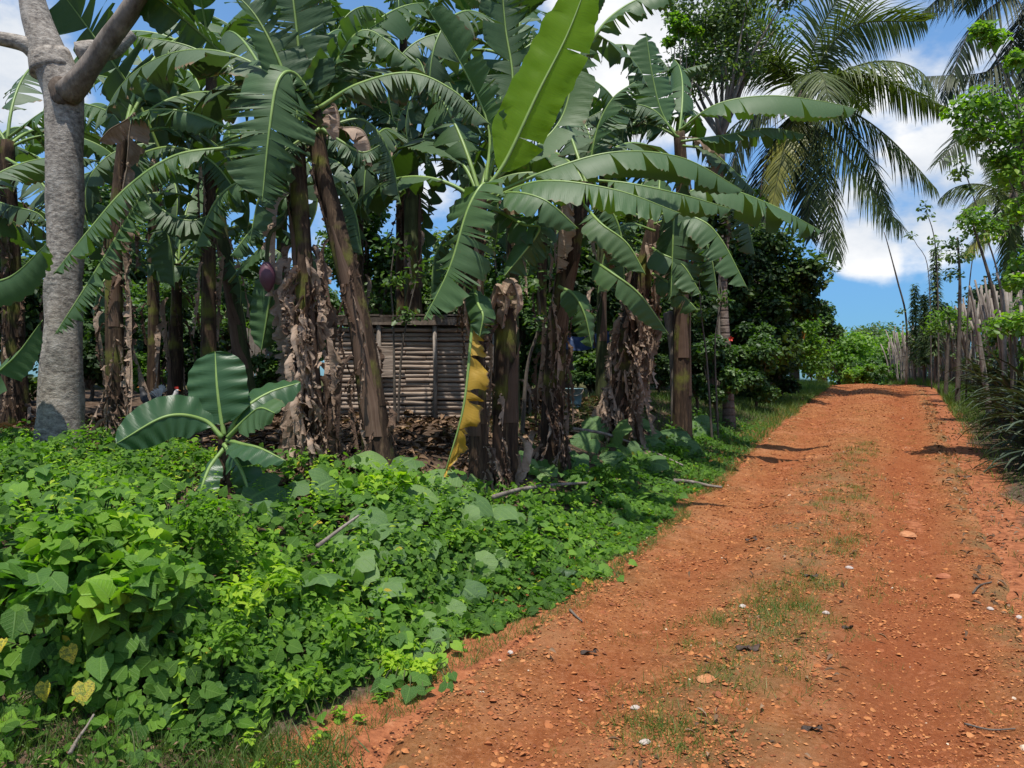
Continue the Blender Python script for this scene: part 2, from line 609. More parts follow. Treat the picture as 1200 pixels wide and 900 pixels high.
M['bark_grey'] = m_bark('grey_weathered_wood', (.085, .066, .052), (.20, .165, .135), (.34, .29, .24), 9)
M['palm_trunk'] = m_bark('palm_trunk', (.07, .05, .038), (.17, .125, .10), (.25, .20, .165), 8, (1, 1, 1), .6, 48)
M['stake'] = m_bark('weathered_stake', (.10, .078, .062), (.235, .195, .16), (.39, .335, .285), 10, (2, 2, .3))
M['plank'] = m_bark('weathered_plank', (.14, .10, .075), (.34, .26, .20), (.47, .375, .30), 5, (.4, 2, 5), .6)
M['leaf_small'] = m_tint('ground_vine_leaves', [(0, (.028, .075, .010)), (.35, (.070, .16, .015)), (.7, (.155, .29, .020)), (.95, (.29, .41, .025)), (1, (.40, .30, .03))], .55, .34, 1.6, .25, True)
M['leaf_heart'] = m_tint('heart_vine_leaf', [(0, (.036, .095, .016)), (.45, (.070, .165, .022)), (.8, (.14, .27, .024)), (1, (.21, .36, .03))], .5, .3, 1.5, .3, True)
M['leaf_yellow'] = m_tint('yellowed_vine_leaf', [(0, (.30, .30, .03)), (.5, (.52, .42, .03)), (1, (.6, .5, .04))], .5, .25, 1.1, .4, True)
M['leaf_squash'] = m_tint('squash_leaf', [(0, (.045, .10, .034)), (.6, (.085, .16, .052)), (1, (.14, .225, .075))], .6, .25, 1.3, .3, True)
M['crown_dark'] = m_tint('dark_tree_leaves', [(0, (.010, .024, .009)), (.6, (.027, .056, .016)), (1, (.085, .135, .03))], .55, .28, 1.6, .25)  # last stop lightened to paint sunlit leaves into the dark crowns
M['crown_mid'] = m_tint('mid_green_tree_leaves', [(0, (.024, .055, .016)), (.6, (.052, .105, .026)), (1, (.10, .17, .035))], .5, .3)
M['crown_lime'] = m_tint('light_green_tree_leaves', [(0, (.05, .105, .018)), (.6, (.10, .19, .025)), (1, (.20, .30, .035))], .5, .4)
M['crown_grey'] = m_tint('grey_green_tree_leaves', [(0, (.04, .07, .03)), (.6, (.085, .13, .055)), (1, (.14, .20, .075))], .55, .3)
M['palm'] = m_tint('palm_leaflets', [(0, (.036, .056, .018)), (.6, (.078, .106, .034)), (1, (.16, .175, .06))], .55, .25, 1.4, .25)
M['palm_dark'] = m_tint('palm_leaflets_dark', [(0, (.018, .027, .013)), (.6, (.036, .05, .022)), (1, (.07, .085, .038))], .55, .18, 1.4, .25)  # darker copy of the palm tone, backlit crown shade put into the colour
M['palm_yellow'] = m_tint('palm_leaflets_yellow', [(0, (.11, .12, .025)), (.6, (.20, .20, .04)), (1, (.30, .27, .06))], .45, .3, 1.2)
M['spiky'] = m_tint('spiky_leaf', [(0, (.022, .036, .022)), (.6, (.045, .066, .045)), (1, (.09, .115, .08))], .55, .1, 1.2, .3)
M['grass'] = m_tint('grass_blades', [(0, (.045, .085, .016)), (.6, (.085, .15, .026)), (.9, (.14, .20, .04)), (1, (.27, .22, .09))], .55, .3, 1.4)
M['litter'] = m_tint('leaf_litter', [(0, (.035, .018, .011)), (.6, (.10, .06, .036)), (1, (.27, .18, .12))], .8, .05, 1., .2)
M['gravel'] = m_tint('laterite_gravel', [(0, (.13, .042, .018)), (.35, (.28, .092, .035)), (.75, (.385, .155, .055)), (.95, (.45, .22, .10)), (1, (.50, .40, .31))], .8, 0, 1, .25)
M['dark_leaf'] = m_flat('dark_fallen_leaf', (.035, .022, .016), (.075, .045, .03), 25)
M['stone'] = m_flat('orange_stone', (.40, .15, .06), (.52, .24, .11), 14, .85)
M['stone_pale'] = m_flat('pale_stone', (.45, .36, .30), (.60, .52, .46), 18, .85)
M['stone_red'] = m_flat('red_clod', (.28, .09, .04), (.40, .15, .07), 18, .9)
M['purple'] = m_flat('banana_flower_purple', (.10, .035, .05), (.16, .07, .085), 10, .5)
M['white'] = m_flat('white_feathers', (.62, .58, .52), (.75, .72, .68), 20, .8)
M['black'] = m_flat('black_feathers', (.02, .02, .022), (.06, .06, .065), 20, .6)
M['red'] = m_flat('red_petal', (.55, .03, .02), (.62, .06, .03), 20, .5)
M['orange'] = m_flat('orange_petal', (.60, .16, .03), (.65, .24, .05), 20, .6)
M['yellow'] = m_flat('yellow_petal', (.7, .52, .03), (.75, .6, .06), 20, .5)
M['blue'] = m_flat('blue_tarpaulin', (.03, .06, .15), (.06, .10, .22), 9, .5)
M['aqua'] = m_flat('pale_blue_plastic', (.20, .34, .36), (.26, .40, .42), 9, .45)
M['twig'] = m_bark('twig_bark', (.05, .04, .032), (.11, .09, .07), (.18, .15, .12), 14)


def ground_mats():
    # soil under the plants
    m, t, o = new_mat('soil')
    b = NB(t)
    g = b.n('ShaderNodeTexCoord').outputs['Object']
    at = b.n('ShaderNodeAttribute', attribute_name='tint').outputs['Fac']
    n1 = b.noise(1.2, 6, g); n2 = b.noise(14, 6, g, .65); n3 = b.noise(60, 4, g)
    soil = b.ramp(n2, [(.3, (.035, .022, .014)), (.5, (.085, .055, .036)), (.7, (.16, .115, .08))])
    red = b.ramp(n2, [(.3, (.15, .048, .02)), (.55, (.33, .115, .048)), (.75, (.42, .18, .085))])
    f = b.maprange(b.math('ADD', at, b.math('MULTIPLY', b.math('SUBTRACT', n1, .5), 1.1)), .35, .65)
    col = b.mix(f, soil, red)
    grs = b.mix(n3, (.045, .075, .018), (.09, .13, .03))
    gf = b.maprange(b.noise(.5, 4, g), .45, .6)
    far = b.maprange(b.n('ShaderNodeSeparateXYZ', {0: g}).outputs[1], 15., 30.)
    col = b.mix(b.math('MULTIPLY', b.math('MULTIPLY', b.math('SUBTRACT', 1.0, f), far), .85), col, grs)
    h = b.math('ADD', n2, b.math('MULTIPLY', n3, .5))
    p = b.n('ShaderNodeBsdfPrincipled', {'Base Color': col, 'Roughness': .95, 'Specular IOR Level': .15, 'Normal': b.bump(h, .8, .03)})
    t.links.new(p.outputs[0], o.inputs[0])
    M['soil'] = m
    # red laterite track
    m, t, o = new_mat('red_track')
    b = NB(t)
    g = b.n('ShaderNodeTexCoord').outputs['Object']
    at = b.n('ShaderNodeAttribute', attribute_name='tint').outputs['Fac']
    big = b.noise(.7, 5, g); n2 = b.noise(7, 6, g, .6); n3 = b.noise(38, 6, g, .7); n4 = b.noise(120, 4, g, .7)
    col = b.ramp(n2, [(.28, (.185, .062, .019)), (.5, (.290, .104, .033)), (.72, (.39, .165, .062))])
    col = b.mix(b.maprange(big, .45, .68, 0, .6), col, (.25, .060, .019))
    col = b.mix(b.maprange(n3, .50, .68, 0, .65), col, (.47, .215, .11))
    col = b.mix(b.maprange(n3, .47, .33, 0, .7), col, (.15, .052, .024))
    col = b.mix(b.maprange(n4, .62, .72, 0, .7), col, (.48, .27, .14))
    col = b.mix(b.maprange(n4, .36, .27, 0, .6), col, (.11, .045, .022))
    wx = b.n('ShaderNodeSeparateXYZ', {0: b.n('ShaderNodeUVMap').outputs[0]}).outputs[0]
    wxn = b.math('ADD', wx, b.math('MULTIPLY', b.math('SUBTRACT', big, .5), .9))
    rut = b.math('MAXIMUM', b.maprange(b.math('ABSOLUTE', b.math('SUBTRACT', wxn, 2.42)), .15, .5, 1, 0), b.math('MULTIPLY', b.maprange(b.math('ABSOLUTE', b.math('SUBTRACT', wxn, .75)), .05, .32, 1, 0), .55))
    col = b.mix(b.math('MULTIPLY', rut, .62), col, b.mix(n3, (.19, .048, .016), (.33, .095, .033)))
    pale = b.maprange(b.noise(1.7, 5, g, .6), .52, .68, 0, .55)
    col = b.mix(b.math('MULTIPLY', pale, b.math('SUBTRACT', 1.0, rut)), col, (.44, .20, .095))
    mossy = b.math('MULTIPLY', at, b.maprange(b.noise(3.2, 5, g), .40, .62))
    col = b.mix(b.math('MULTIPLY', mossy, .75), col, b.mix(n3, (.13, .085, .032), (.20, .15, .07)))
    h = b.math('ADD', b.math('MULTIPLY', n3, 1.0), b.math('MULTIPLY', n4, .6))
    p = b.n('ShaderNodeBsdfPrincipled', {'Base Color': col, 'Roughness': .95, 'Specular IOR Level': .12, 'Normal': b.bump(h, .9, .022)})
    t.links.new(p.outputs[0], o.inputs[0])
    M['track'] = m


ground_mats()


# ------------------------------------------------------------------ ground and track
def axis(lo, hi, step, far_lo, far_hi):
    a = list(np.arange(lo, hi + 1e-6, step))
    s = step
    while a[-1] < far_hi:
        s *= 1.25; a.append(a[-1] + s)
    s = step
    b = [lo]
    while b[-1] > far_lo:
        s *= 1.25; b.append(b[-1] - s)
    return np.array(b[:0:-1] + a)


def grid(X, Y, Z, tint, name, mat, uv=None):
    ny, nx = X.shape
    i, j = np.meshgrid(np.arange(ny - 1), np.arange(nx - 1), indexing='ij')
    Q = np.stack([i * nx + j, i * nx + j + 1, (i + 1) * nx + j + 1, (i + 1) * nx + j], -1).reshape(-1, 4)
    V = np.stack([X, Y, Z], -1).reshape(-1, 3)
    return mesh(name, V, Q, None, V[:, :2] if uv is None else uv, tint.ravel(), mat)


xs = axis(-11, 18, .11, -700, 700)
ys = axis(-1, 32, .11, -60, 900)
X, Y = np.meshgrid(xs, ys)
inroad = np.minimum(X - eL(Y), eR(Y) - X)
Zg = G(X, Y) - .06 * sstep(-.02, .25, inroad) + .012 * (fbm(X * 4, Y * 4, 8, 3) - .5)
red = 1 - sstep(0, .75, np.maximum(eL(Y) - X, X - eR(Y)) + .4 * (fbm(X * 1.5, Y * 1.5, 21, 3) - .5))
ob('ground', grid(X, Y, Zg, red, 'ground', M['soil']), kind='structure')

ys2 = np.concatenate([np.arange(-1, 2.4, .1), np.arange(2.4, 9, .022), np.arange(9, 18, .045), np.arange(18, 60, .15)])
ws = np.linspace(-.3, 3.5, 150)
Wm, Y2 = np.meshgrid(ws, ys2)
X2 = eL(Y2) + Wm
edge = np.minimum(Wm - .30 * (fbm(Y2 * 1.4, Y2 * 0 + 3, 5, 4) - .5) * 2, 3.2 - .30 * (fbm(Y2 * 1.3, Y2 * 0 + 9, 6, 4) - .5) * 2 - Wm)
crown = -.065 * np.exp(-((Wm - .72) / .32) ** 2) - .065 * np.exp(-((Wm - 2.45) / .36) ** 2) + .02 * np.exp(-((Wm - 1.6) / .4) ** 2)
rel = .030 * (fbm(X2 * 2.2, Y2 * 2.2, 31, 4) - .5) + .016 * (fbm(X2 * 9, Y2 * 9, 32, 3) - .5) + .010 * (np.abs(vnoise(X2 * 26, Y2 * 26, 33) - .5) * 2 - .5)


def road_z(x, y, w):
    c = -.065 * np.exp(-((w - .72) / .32) ** 2) - .065 * np.exp(-((w - 2.45) / .36) ** 2) + .02 * np.exp(-((w - 1.6) / .4) ** 2)
    return G(x, y) + .012 + c + .030 * (fbm(x * 2.2, y * 2.2, 31, 4) - .5)


Z2 = G(X2, Y2) + .012 + crown + rel - .09 * (1 - sstep(-.05, .16, edge))
mossy = np.exp(-((Wm - 1.5) / .42) ** 2) * (1 - sstep(9, 15, Y2)) * .9 + (1 - sstep(0.05, .45, edge)) * .8 + .35 * sstep(2.6, 3.1, Wm)
ob('dirt_road', grid(X2, Y2, Z2, np.clip(mossy, 0, 1), 'dirt_road', M['track'], np.stack([Wm, Y2], -1).reshape(-1, 2)), kind='structure')


# ------------------------------------------------------------------ leaf templates
def tpl_heart(fold=.16, curl=.22, notch=.12):
    mid = np.array([[0, 0], [.28, 0], [.55, 0], [.8, 0], [1.0, 0]])
    out_ = np.array([[-.14, .22], [.10, .46], [.42, .47], [.72, .25]])
    def z(p): return fold * abs(p[1]) * 1.2 - curl * max(0, p[0] - .3) ** 2 - .25 * p[1] ** 2
    V = [(p[0] - .1, p[1], z(p)) for p in mid] + [(p[0] - .1, p[1], z(p)) for p in out_] + [(p[0] - .1, -p[1], z((p[0], p[1]))) for p in out_]
    Q = [[0, 1, 6, 5], [1, 2, 7, 6], [2, 3, 8, 7], [1, 0, 9, 10], [2, 1, 10, 11], [3, 2, 11, 12]]
    T = [[3, 4, 8], [4, 3, 12]]
    U = [(p[0], 0) for p in mid] + [(p[0], p[1]) for p in out_] + [(p[0], -p[1]) for p in out_]
    return np.array(V), np.array(Q), np.array(T), np.array(U)


def tpl_oval(wd=.3, fold=.12, curl=.3):
    V = [(0, 0, 0), (.35, wd, fold * wd), (.7, wd * .75, fold * wd - curl * .12), (1, 0, -curl * .45), (.7, -wd * .75, fold * wd - curl * .12), (.35, -wd, fold * wd), (.5, 0, -.04 - curl * .05)]
    T = [[0, 6, 1], [1, 6, 2], [2, 6, 3], [3, 6, 4], [4, 6, 5], [5, 6, 0]]
    return np.array(V), np.zeros((0, 4), int), np.array(T), np.array([(v[0], v[1]) for v in V])


def tpl_tre():
    Vs, Ts, Us = [], [], []
    for k, a in enumerate((0, 2.0, -2.0)):
        v, q, t, u = tpl_oval(.34, .2, .4)
        v = v * (1 if k == 0 else .85)
        v = v + np.array([.06, 0, 0])
        c, s = cos(a), sin(a)
        Vs.append(np.stack([v[:, 0] * c - v[:, 1] * s, v[:, 0] * s + v[:, 1] * c, v[:, 2]], 1)); Ts.append(t + 7 * k); Us.append(u)
    return np.vstack(Vs) * .7, np.zeros((0, 4), int), np.vstack(Ts), np.vstack(Us)


def tpl_blade(bend=.35):
    V = [(-.02, 0, 0), (.02, 0, 0), (-.018, .05 * bend, .4), (.018, .05 * bend, .4), (0, .5 * bend, .95)]
    # height runs along z
    return np.array(V), np.array([[0, 1, 3, 2]]), np.array([[2, 3, 4]]), np.array([(v[0], v[2]) for v in V])


def tpl_stone(seed):
    r = np.random.default_rng(seed)
    V = np.array([[1, 0, 0], [.5, .87, 0], [-.5, .87, 0], [-1, 0, 0], [-.5, -.87, 0], [.5, -.87, 0], [.1, .1, .8], [0, 0, -.5]], float)
    V *= 1 + (r.random(V.shape) - .5) * .55
    V[:, 2] *= .7
    T = [[i, (i + 1) % 6, 6] for i in range(6)] + [[(i + 1) % 6, i, 7] for i in range(6)]
    return V, np.zeros((0, 4), int), np.array(T), V[:, :2]


HEART, HEART2 = tpl_heart(), tpl_heart(.3, .5)
OVAL, TRE = tpl_oval(), tpl_tre()
OVALS = tpl_oval(.22, .15, .5)
BLADES = [tpl_blade(b) for b in (.15, .5, .9)]


def tpl_squash(seed):
    r = np.random.default_rng(seed)
    n = 20
    V = [(0, 0, 0)]; U = [(0, 0)]
    for ring, rr in enumerate((.5, 1.0)):
        for i in range(n):
            a = 2 * pi * i / n
            lobe = 1 + .10 * cos(5 * a) + .05 * (r.random() - .5)
            if i == n // 2: lobe *= .62
            q = rr * lobe if ring else rr
            x, y = q * cos(a), q * sin(a)
            z = .10 * rr - .32 * rr ** 2 * (1 + .35 * cos(5 * a)) + .10 * (r.random() - .5) * ring - .12 * max(0, x) * rr
            V.append((x + .25, y, z)); U.append((x * .5 + .5, y * .5))
    T = [[0, 1 + i, 1 + (i + 1) % n] for i in range(n)]
    Q = [[1 + i, 1 + n + i, 1 + n + (i + 1) % n, 1 + (i + 1) % n] for i in range(n)]
    return np.array(V), np.array(Q), np.array(T), np.array(U)


# ------------------------------------------------------------------ banana parts
def blade(P, L, hw, nh, rng, tears=8, gap=.05, droop=(.35, .8), curl=.35, pet=.12, slant=.28, crumple=0., ripple=.012, wpow=.6, K=5, jitter=.28):
    n = len(P)
    T, N, S = frames(P, nh)
    tt = np.linspace(0, 1, n)

    def at(A, t):
        return np.stack([np.interp(t, tt, A[:, k]) for k in range(3)], -1)

    mb = MB()
    for side in (1, -1):
        s = 0.0
        cuts = [0.0]
        if tears > 0:
            while True:
                s += max(.018, rng.exponential(1.0 / tears))
                if s > .97: break
                cuts.append(s)
        cuts.append(1.0)
        off = 0
        for a, b_ in zip(cuts[:-1], cuts[1:]):
            rows = max(3, int((b_ - a) * 44) + 2)
            u = np.linspace(a, b_, rows)
            off = off * .45 + rng.normal(0, jitter) if tears > 0 else 0
            g = gap * (.4 + rng.random() * 1.2) if tears > 0 else 0
            shrink = 1 - abs(rng.normal(0, .05)) if tears > 3 else 1
            t = pet + (1 - pet) * u
            w = hw * np.clip(u / .16, 0, 1) ** wpow * (1 - np.clip((u - .5) / .5, 0, 1) ** 2.4) ** .75 * shrink
            w = np.maximum(w, .002)
            Pm, Tm, Nm, Sm = at(P, t), nrmz(at(T, t)), nrmz(at(N, t)), nrmz(at(S, t))
            a0 = droop[0] + (droop[1] - droop[0]) * u
            pos = Pm.copy()
            uc = (a + b_) / 2
            rowsV = [pos.copy()]
            for j in range(1, K + 1):
                f = j / K
                ang = (a0 + off * f + curl * f)[:, None]
                d = np.cos(ang) * Sm * side - np.sin(ang) * Nm + slant * Tm * (.5 + .5 * u[:, None])
                pos = pos + d * (w / K)[:, None]
                q = pos.copy()
                half = (b_ - a) / 2
                shr = np.where(np.abs(u - uc) > 1e-6, -(u - uc), 0) * min(.8, g / max(half * 2, .02)) * f ** 1.3
                q = q + Tm * (shr * L)[:, None]
                rip = ripple * f * np.sin(u * L * 55 + side * 1.3 + 4 * f)
                q = q + Nm * rip[:, None]
                if crumple:
                    q = q + crumple * f * np.stack([vnoise(u * L * 9 + 3 * k, np.full_like(u, f * 2.3 + k * 5 + side), int(a * 97) + k) - .5 for k in range(3)], 1)
                rowsV.append(q)
            V = np.stack(rowsV, 1).reshape(-1, 3)
            i, j = np.meshgrid(np.arange(rows - 1), np.arange(K), indexing='ij')
            k = K + 1
            Q = np.stack([i * k + j, i * k + j + 1, (i + 1) * k + j + 1, (i + 1) * k + j], -1).reshape(-1, 4)
            if side == 1: Q = Q[:, ::-1]
            U = np.stack([np.repeat(u * L, k), np.tile(np.arange(k) / K * side, rows)], 1)
            mb.add(V, Q, None, U, .5)
    return mb


def rib(P, N, r0=.02, r1=.003, seg=6):
    mb = MB()
    R = np.linspace(1, 0, len(P)) ** .8 * (r0 - r1) + r1
    return tube(mb, P - N * (R * .45)[:, None], R, seg)


def add_leaf(root, pts, hw, nh=(0, 0, 1), mat='banana', seed=0, rootloc=None, name='leaf', label=None, r0=.02, ribmat='midrib', **kw):
    rng = np.random.default_rng(seed + 1000)
    P, L = spline(pts, 48)
    T, N, S = frames(P, nh)
    off = np.array(root.location) if rootloc is None else rootloc
    if mat in ('banana', 'banana_dark', 'banana_ragged') and kw.get('tears', 8) > 1 and root.get('category') == 'banana plant':
        kw['tears'] = kw.get('tears', 8) * 1.7; kw['jitter'] = kw.get('jitter', .28) * 1.15
    o = ob(name, blade(P, L, hw, nh, rng, **kw).mesh(name, M[mat], off=off), root)
    if label: o['label'] = label
    ob('midrib', rib(P, N, r0).mesh('midrib', M[ribmat], off=off), o)
    return o


# reusable leaves for the back of each crown, and dry hanging leaves
def arch(L, pitch, bend):
    n = 7
    p = np.zeros(3); pts = [p.copy()]
    a = pitch
    for i in range(n):
        p = p + L / n * np.array([cos(a), 0, sin(a)]); pts.append(p.copy()); a -= bend / n * (1 + .6 * i / n)
    return pts


FILL = {}
for ci, (nm, pitch, bend) in enumerate((('up', 1.32, .7), ('mid', 1.0, 1.5), ('low', .65, 1.9))):
    for v in range(3):
        rng = np.random.default_rng(50 + ci * 10 + v)
        L = 2.05 + .25 * v
        P, LL = spline(arch(L, pitch - .06 * v, bend + .15 * v), 40)
        P[:, 1] += .12 * np.sin(np.linspace(0, 2.2, 40)) * (v - 1)
        nh = (-sin(pitch), 0, cos(pitch))
        te = (5, 9, 14)[v]
        m1 = blade(P, LL, .27 + .03 * v, nh, rng, tears=te, gap=.05 + .02 * v, droop=(.25, .75 + .15 * ci), curl=.35, pet=.16, K=4).mesh('leaf', M[('banana', 'banana_dark', 'banana_ragged')[v]])
        T, N, S = frames(P, nh)
        FILL[nm, v] = (m1, rib(P, N, .022).mesh('midrib', M['midrib']))

def dead_set(widths, lengths, mats, tears, seed):
    r = []
    for v in range(9):
        rng = np.random.default_rng(seed + v)
        L = lengths[v]
        pts = [(0, 0, 0), (.04, 0, .02), (.075 + .015 * (v % 3), .03 * (v % 3 - 1), -.10), (.065, .06 * (v % 3 - 1), -.45 * L), (.04 - .03 * (v % 2), .05 * (v % 2 - .5), -L)]
        P, LL = spline(pts, 26)
        bl = blade(P, LL, widths[v % 3], (1, 0, .5), rng, tears=tears + v % 5, gap=.2, droop=(.95 + .2 * (v % 3), 1.45), curl=.45 + .6 * (v % 2), pet=.04, slant=.55, crumple=.06, ripple=.006, K=4, jitter=.5, wpow=.4)
        r.append(bl.mesh('dead_leaf', M[mats[v % len(mats)]]))
    return r


LENS = (.45, .7, .9, .55, .8, 1.05, .5, .75, 1.15)
DEAD_PALE = dead_set((.075, .095, .115), LENS, ('dead', 'dead', 'dead', 'dead_dark'), 5, 300)
DEAD_DARK = dead_set((.04, .055, .07), [l * 1.1 for l in LENS], ('dead_dark', 'dead_dark', 'dead'), 8, 340)
DEAD = DEAD_PALE


def put(me, root, loc, rz, tilt=0, sc=1., name='leaf', rx=0, kids=()):
    o = ob(name, me, root)
    o.matrix_local = Matrix.Translation(loc) @ Matrix.Rotation(rz, 4, 'Z') @ Matrix.Rotation(tilt, 4, 'Y') @ Matrix.Rotation(rx, 4, 'X') @ Matrix.Scale(sc, 4)
    for nm, km in kids:
        ob(nm, km, o)
    return o


def banana(label, base_px, d, mids, r0=.15, r1=.085, seed=0, skirt=None, nskirt=0, fill=(), stem='stem', sc=1.0, stubs=4, whorl=0, dset=None, group='banana plants along the track'):
    """base pixel column and distance, then (px, py, d) points up the stem to the crown"""
    rng = np.random.default_rng(seed)
    dset = DEAD_DARK if dset is None else dset
    b = base_at(base_px, d)
    root = thing('banana_plant', label, 'banana plant', b, group)
    pts = [b] + [P3(*q) for q in mids]
    P, L = spline(pts, 26)
    P = P - b
    mb = MB()
    R = np.linspace(r0 * .86, r1 * .86, 26) * (1 + .15 * np.exp(-np.linspace(0, 8, 26)))
    tube(mb, P, R, 18, ridge=.10, seed=seed, bump=.06)
    ob('pseudostem', mb.mesh('pseudostem', M[stem]), root)
    top = P[-1]
    # peeling sheaths: curved strips on the stem
    for k in range(stubs):
        i0 = int(rng.integers(3, 14)); i1 = min(25, i0 + int(rng.integers(6, 11)))
        a0 = rng.random() * 6.28; wd = .5 + rng.random() * .7
        rows = []
        for i in range(i0, i1 + 1):
            f = (i - i0) / (i1 - i0)
            aa = a0 + np.linspace(-wd, wd, 6) * (1 - .93 * f ** 1.5) * (1 + .25 * sin(9 * f + k))
            rr = R[i] * (1.06 + .05 * np.cos(np.linspace(-1.5, 1.5, 6))) + .05 * f ** 3 * (.3 + .7 * ((k * .37) % 1))
            rows.append(P[i] + np.stack([np.cos(aa) * rr, np.sin(aa) * rr, np.zeros(6)], 1))
        V = np.vstack(rows); m = len(rows)
        i, j = np.meshgrid(np.arange(m - 1), np.arange(5), indexing='ij')
        Q = np.stack([i * 6 + j, i * 6 + j + 1, (i + 1) * 6 + j + 1, (i + 1) * 6 + j], -1).reshape(-1, 4)
        ob('leaf_sheath', MB().add(V, Q, None, np.stack([np.tile(np.arange(6) / 20., m), np.repeat(np.arange(m) / 12., 6)], 1)).mesh('leaf_sheath', M['dead_dark' if k % 3 else 'stem']), root)
    if nskirt:
        s0, s1 = skirt
        for k in range(nskirt):
            f = s0 + (s1 - s0) * (k + rng.random() * .7) / nskirt
            p = P[int(f * 25)]
            a = rng.random() * 6.28
            if k % 3: a = -pi / 2 + rng.normal(0, 1.2)
            rr = R[int(f * 25)] * .85
            put(dset[rng.integers(0, 9)], root, (p[0] + cos(a) * rr, p[1] + sin(a) * rr, p[2]), a, rng.normal(0, .12), .62 + rng.random() * .4, 'dead_leaf', rng.normal(0, .15))
    for k in range(2 if nskirt else 0):
        f = .84 + .05 * k
        a = -pi / 2 + rng.normal(0, 1.3)
        p = P[int(f * 25)]
        put(dset[rng.integers(0, 9)], root, (p[0] + cos(a) * .06, p[1] + sin(a) * .06, p[2]), a, -.25 + rng.normal(0, .15), .8 + rng.random() * .35, 'dead_leaf', rng.normal(0, .2))
    for k in range(9 if nskirt and d < 11.2 else 0):
        a = -pi / 2 + rng.normal(0, 1.1)
        p = P[int((.06 + .12 * rng.random()) * 25)]
        put(dset[rng.integers(0, 9)], root, (p[0] + cos(a) * R[2] * .8, p[1] + sin(a) * R[2] * .8, p[2]), a, -.35 - .35 * rng.random(), .5 + rng.random() * .3, 'dead_leaf', rng.normal(0, .3))
    for k in range(whorl):
        f = .72 + .2 * rng.random()
        v = int(rng.integers(0, 3))
        me, mr = FILL['low', v]
        put(me, root, tuple(P[int(f * 25)]), 2.4 * k + seed, .15 + rng.normal(0, .12), (.75 + .3 * rng.random()) * sc, 'leaf', rng.normal(0, .2), [('midrib', mr)])
    for k, f in enumerate(fill):
        kind, azd, s = f
        v = int(rng.integers(0, 3))
        me, mr = FILL[kind, v]
        put(me, root, tuple(top + np.array([0, 0, -.03 * k])), radians(azd), rng.normal(0, .06), s * sc, 'leaf', rng.normal(0, .12), [('midrib', mr)])
    return root


def kleaf(root, pix, d, hwpx, **kw):
    """a leaf through (px, py[, depth offset]) points at distance d"""
    pts = [P3(p[0], p[1], d + (p[2] if len(p) > 2 else 0)) for p in pix]
    return add_leaf(root, pts, hwpx / F * d, **kw)


CAMN = (0, -1, .25)
UP = (0, 0, 1)

# ---- plant left of the pale tree
b1 = banana('banana plant at the far left behind the pale tree trunk, thick with dry brown leaves', 18, 9.8, [(14, 330, 9.8), (8, 165, 9.7)], .17, .10, 1, (.25, .85), 22,
            [('up', 95, 1), ('mid', 150, 1), ('mid', 60, 1), ('low', 20, .9), ('low', 190, .9), ('mid', 240, .9)])
kleaf(b1, [(10, 160), (70, 122, -.3), (130, 132, -.5), (150, 170, -.6)], 9.6, 34, nh=UP, mat='banana', seed=1, tears=14, droop=(.7, 1.1))
kleaf(b1, [(8, 185), (40, 205, -.5), (70, 245, -.8), (78, 290, -.9)], 9.6, 30, nh=UP, mat='banana_ragged', seed=2, tears=18, droop=(.6, 1.0))
kleaf(b1, [(-40, 225), (10, 240, -.8), (45, 250, -1), (60, 270, -1)], 9.2, 24, nh=UP, mat='banana_ragged', seed=3, tears=16, droop=(.8, 1.1))
# ---- lower left leaves that reach in from a plant outside the frame
b0 = banana('banana plant cut by the left edge, its low leaves reaching the pale trunk', -75, 7.6, [(-80, 400, 7.6), (-85, 300, 7.6)], .13, .08, 4, (.3, .8), 6, [('mid', 90, .9), ('up', 60, 1)], 'stem', 1, 2)
kleaf(b0, [(-80, 320), (-40, 330, -.1), (10, 325, -.2), (55, 285, -.3)], 7.4, 30, nh=(-.3, -.6, .8), mat='banana', seed=4, tears=2, droop=(.3, .7))
kleaf(b0, [(-80, 345), (-30, 440, -.1), (10, 425, -.2), (50, 375, -.25)], 7.4, 26, nh=(-.4, -.6, .7), mat='banana', seed=5, tears=3, droop=(.3, .7))

# ---- second plant: dark stem with the folded dry leaf
b2 = banana('banana plant right of the pale tree with a folded dry leaf on its dark stem', 140, 7.6, [(133, 330, 7.6), (145, 150, 7.6)], .115, .06, 8, (.12, .75), 26,
            [('mid', 95, 1), ('up', 100, 1), ('up', 70, 1.05), ('mid', 40, 1), ('low', 60, 1)], 'stem', 1, 6)
kleaf(b2, [(268, 172, .1), (205, 182), (150, 218, -.1), (105, 268, -.2), (62, 322, -.25)], 7.0, 30, nh=(-.2, -.2, 1), mat='banana', seed=11, tears=20, droop=(.55, .85), gap=.05, pet=.05)
kleaf(b2, [(178, 205, .1), (145, 262, 0), (110, 320, -.1), (64, 392, -.2)], 6.9, 28, nh=(-.4, -.3, .9), mat='banana', seed=12, tears=16, droop=(.5, .9), gap=.05, pet=.08)
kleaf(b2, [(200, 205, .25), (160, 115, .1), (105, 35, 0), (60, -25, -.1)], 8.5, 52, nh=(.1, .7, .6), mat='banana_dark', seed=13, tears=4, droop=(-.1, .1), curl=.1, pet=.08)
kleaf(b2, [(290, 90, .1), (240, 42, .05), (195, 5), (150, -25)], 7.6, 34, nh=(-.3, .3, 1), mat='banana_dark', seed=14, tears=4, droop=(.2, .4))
kleaf(b2, [(292, 92), (255, 70), (215, 52), (160, 42)], 7.3, 28, nh=UP, mat='banana_ragged', seed=15, tears=14, droop=(.7, 1.0))
kleaf(b2, [(270, 150), (225, 132), (180, 128), (150, 140)], 7.2, 26, nh=UP, mat='banana', seed=16, tears=9, droop=(.6, 1.1), pet=.05)
kleaf(b2, [(150, 205), (190, 245), (222, 258), (250, 250, .1)], 7.4, 26, nh=UP, mat='banana_dark', seed=17, tears=10, droop=(.7, 1.1))
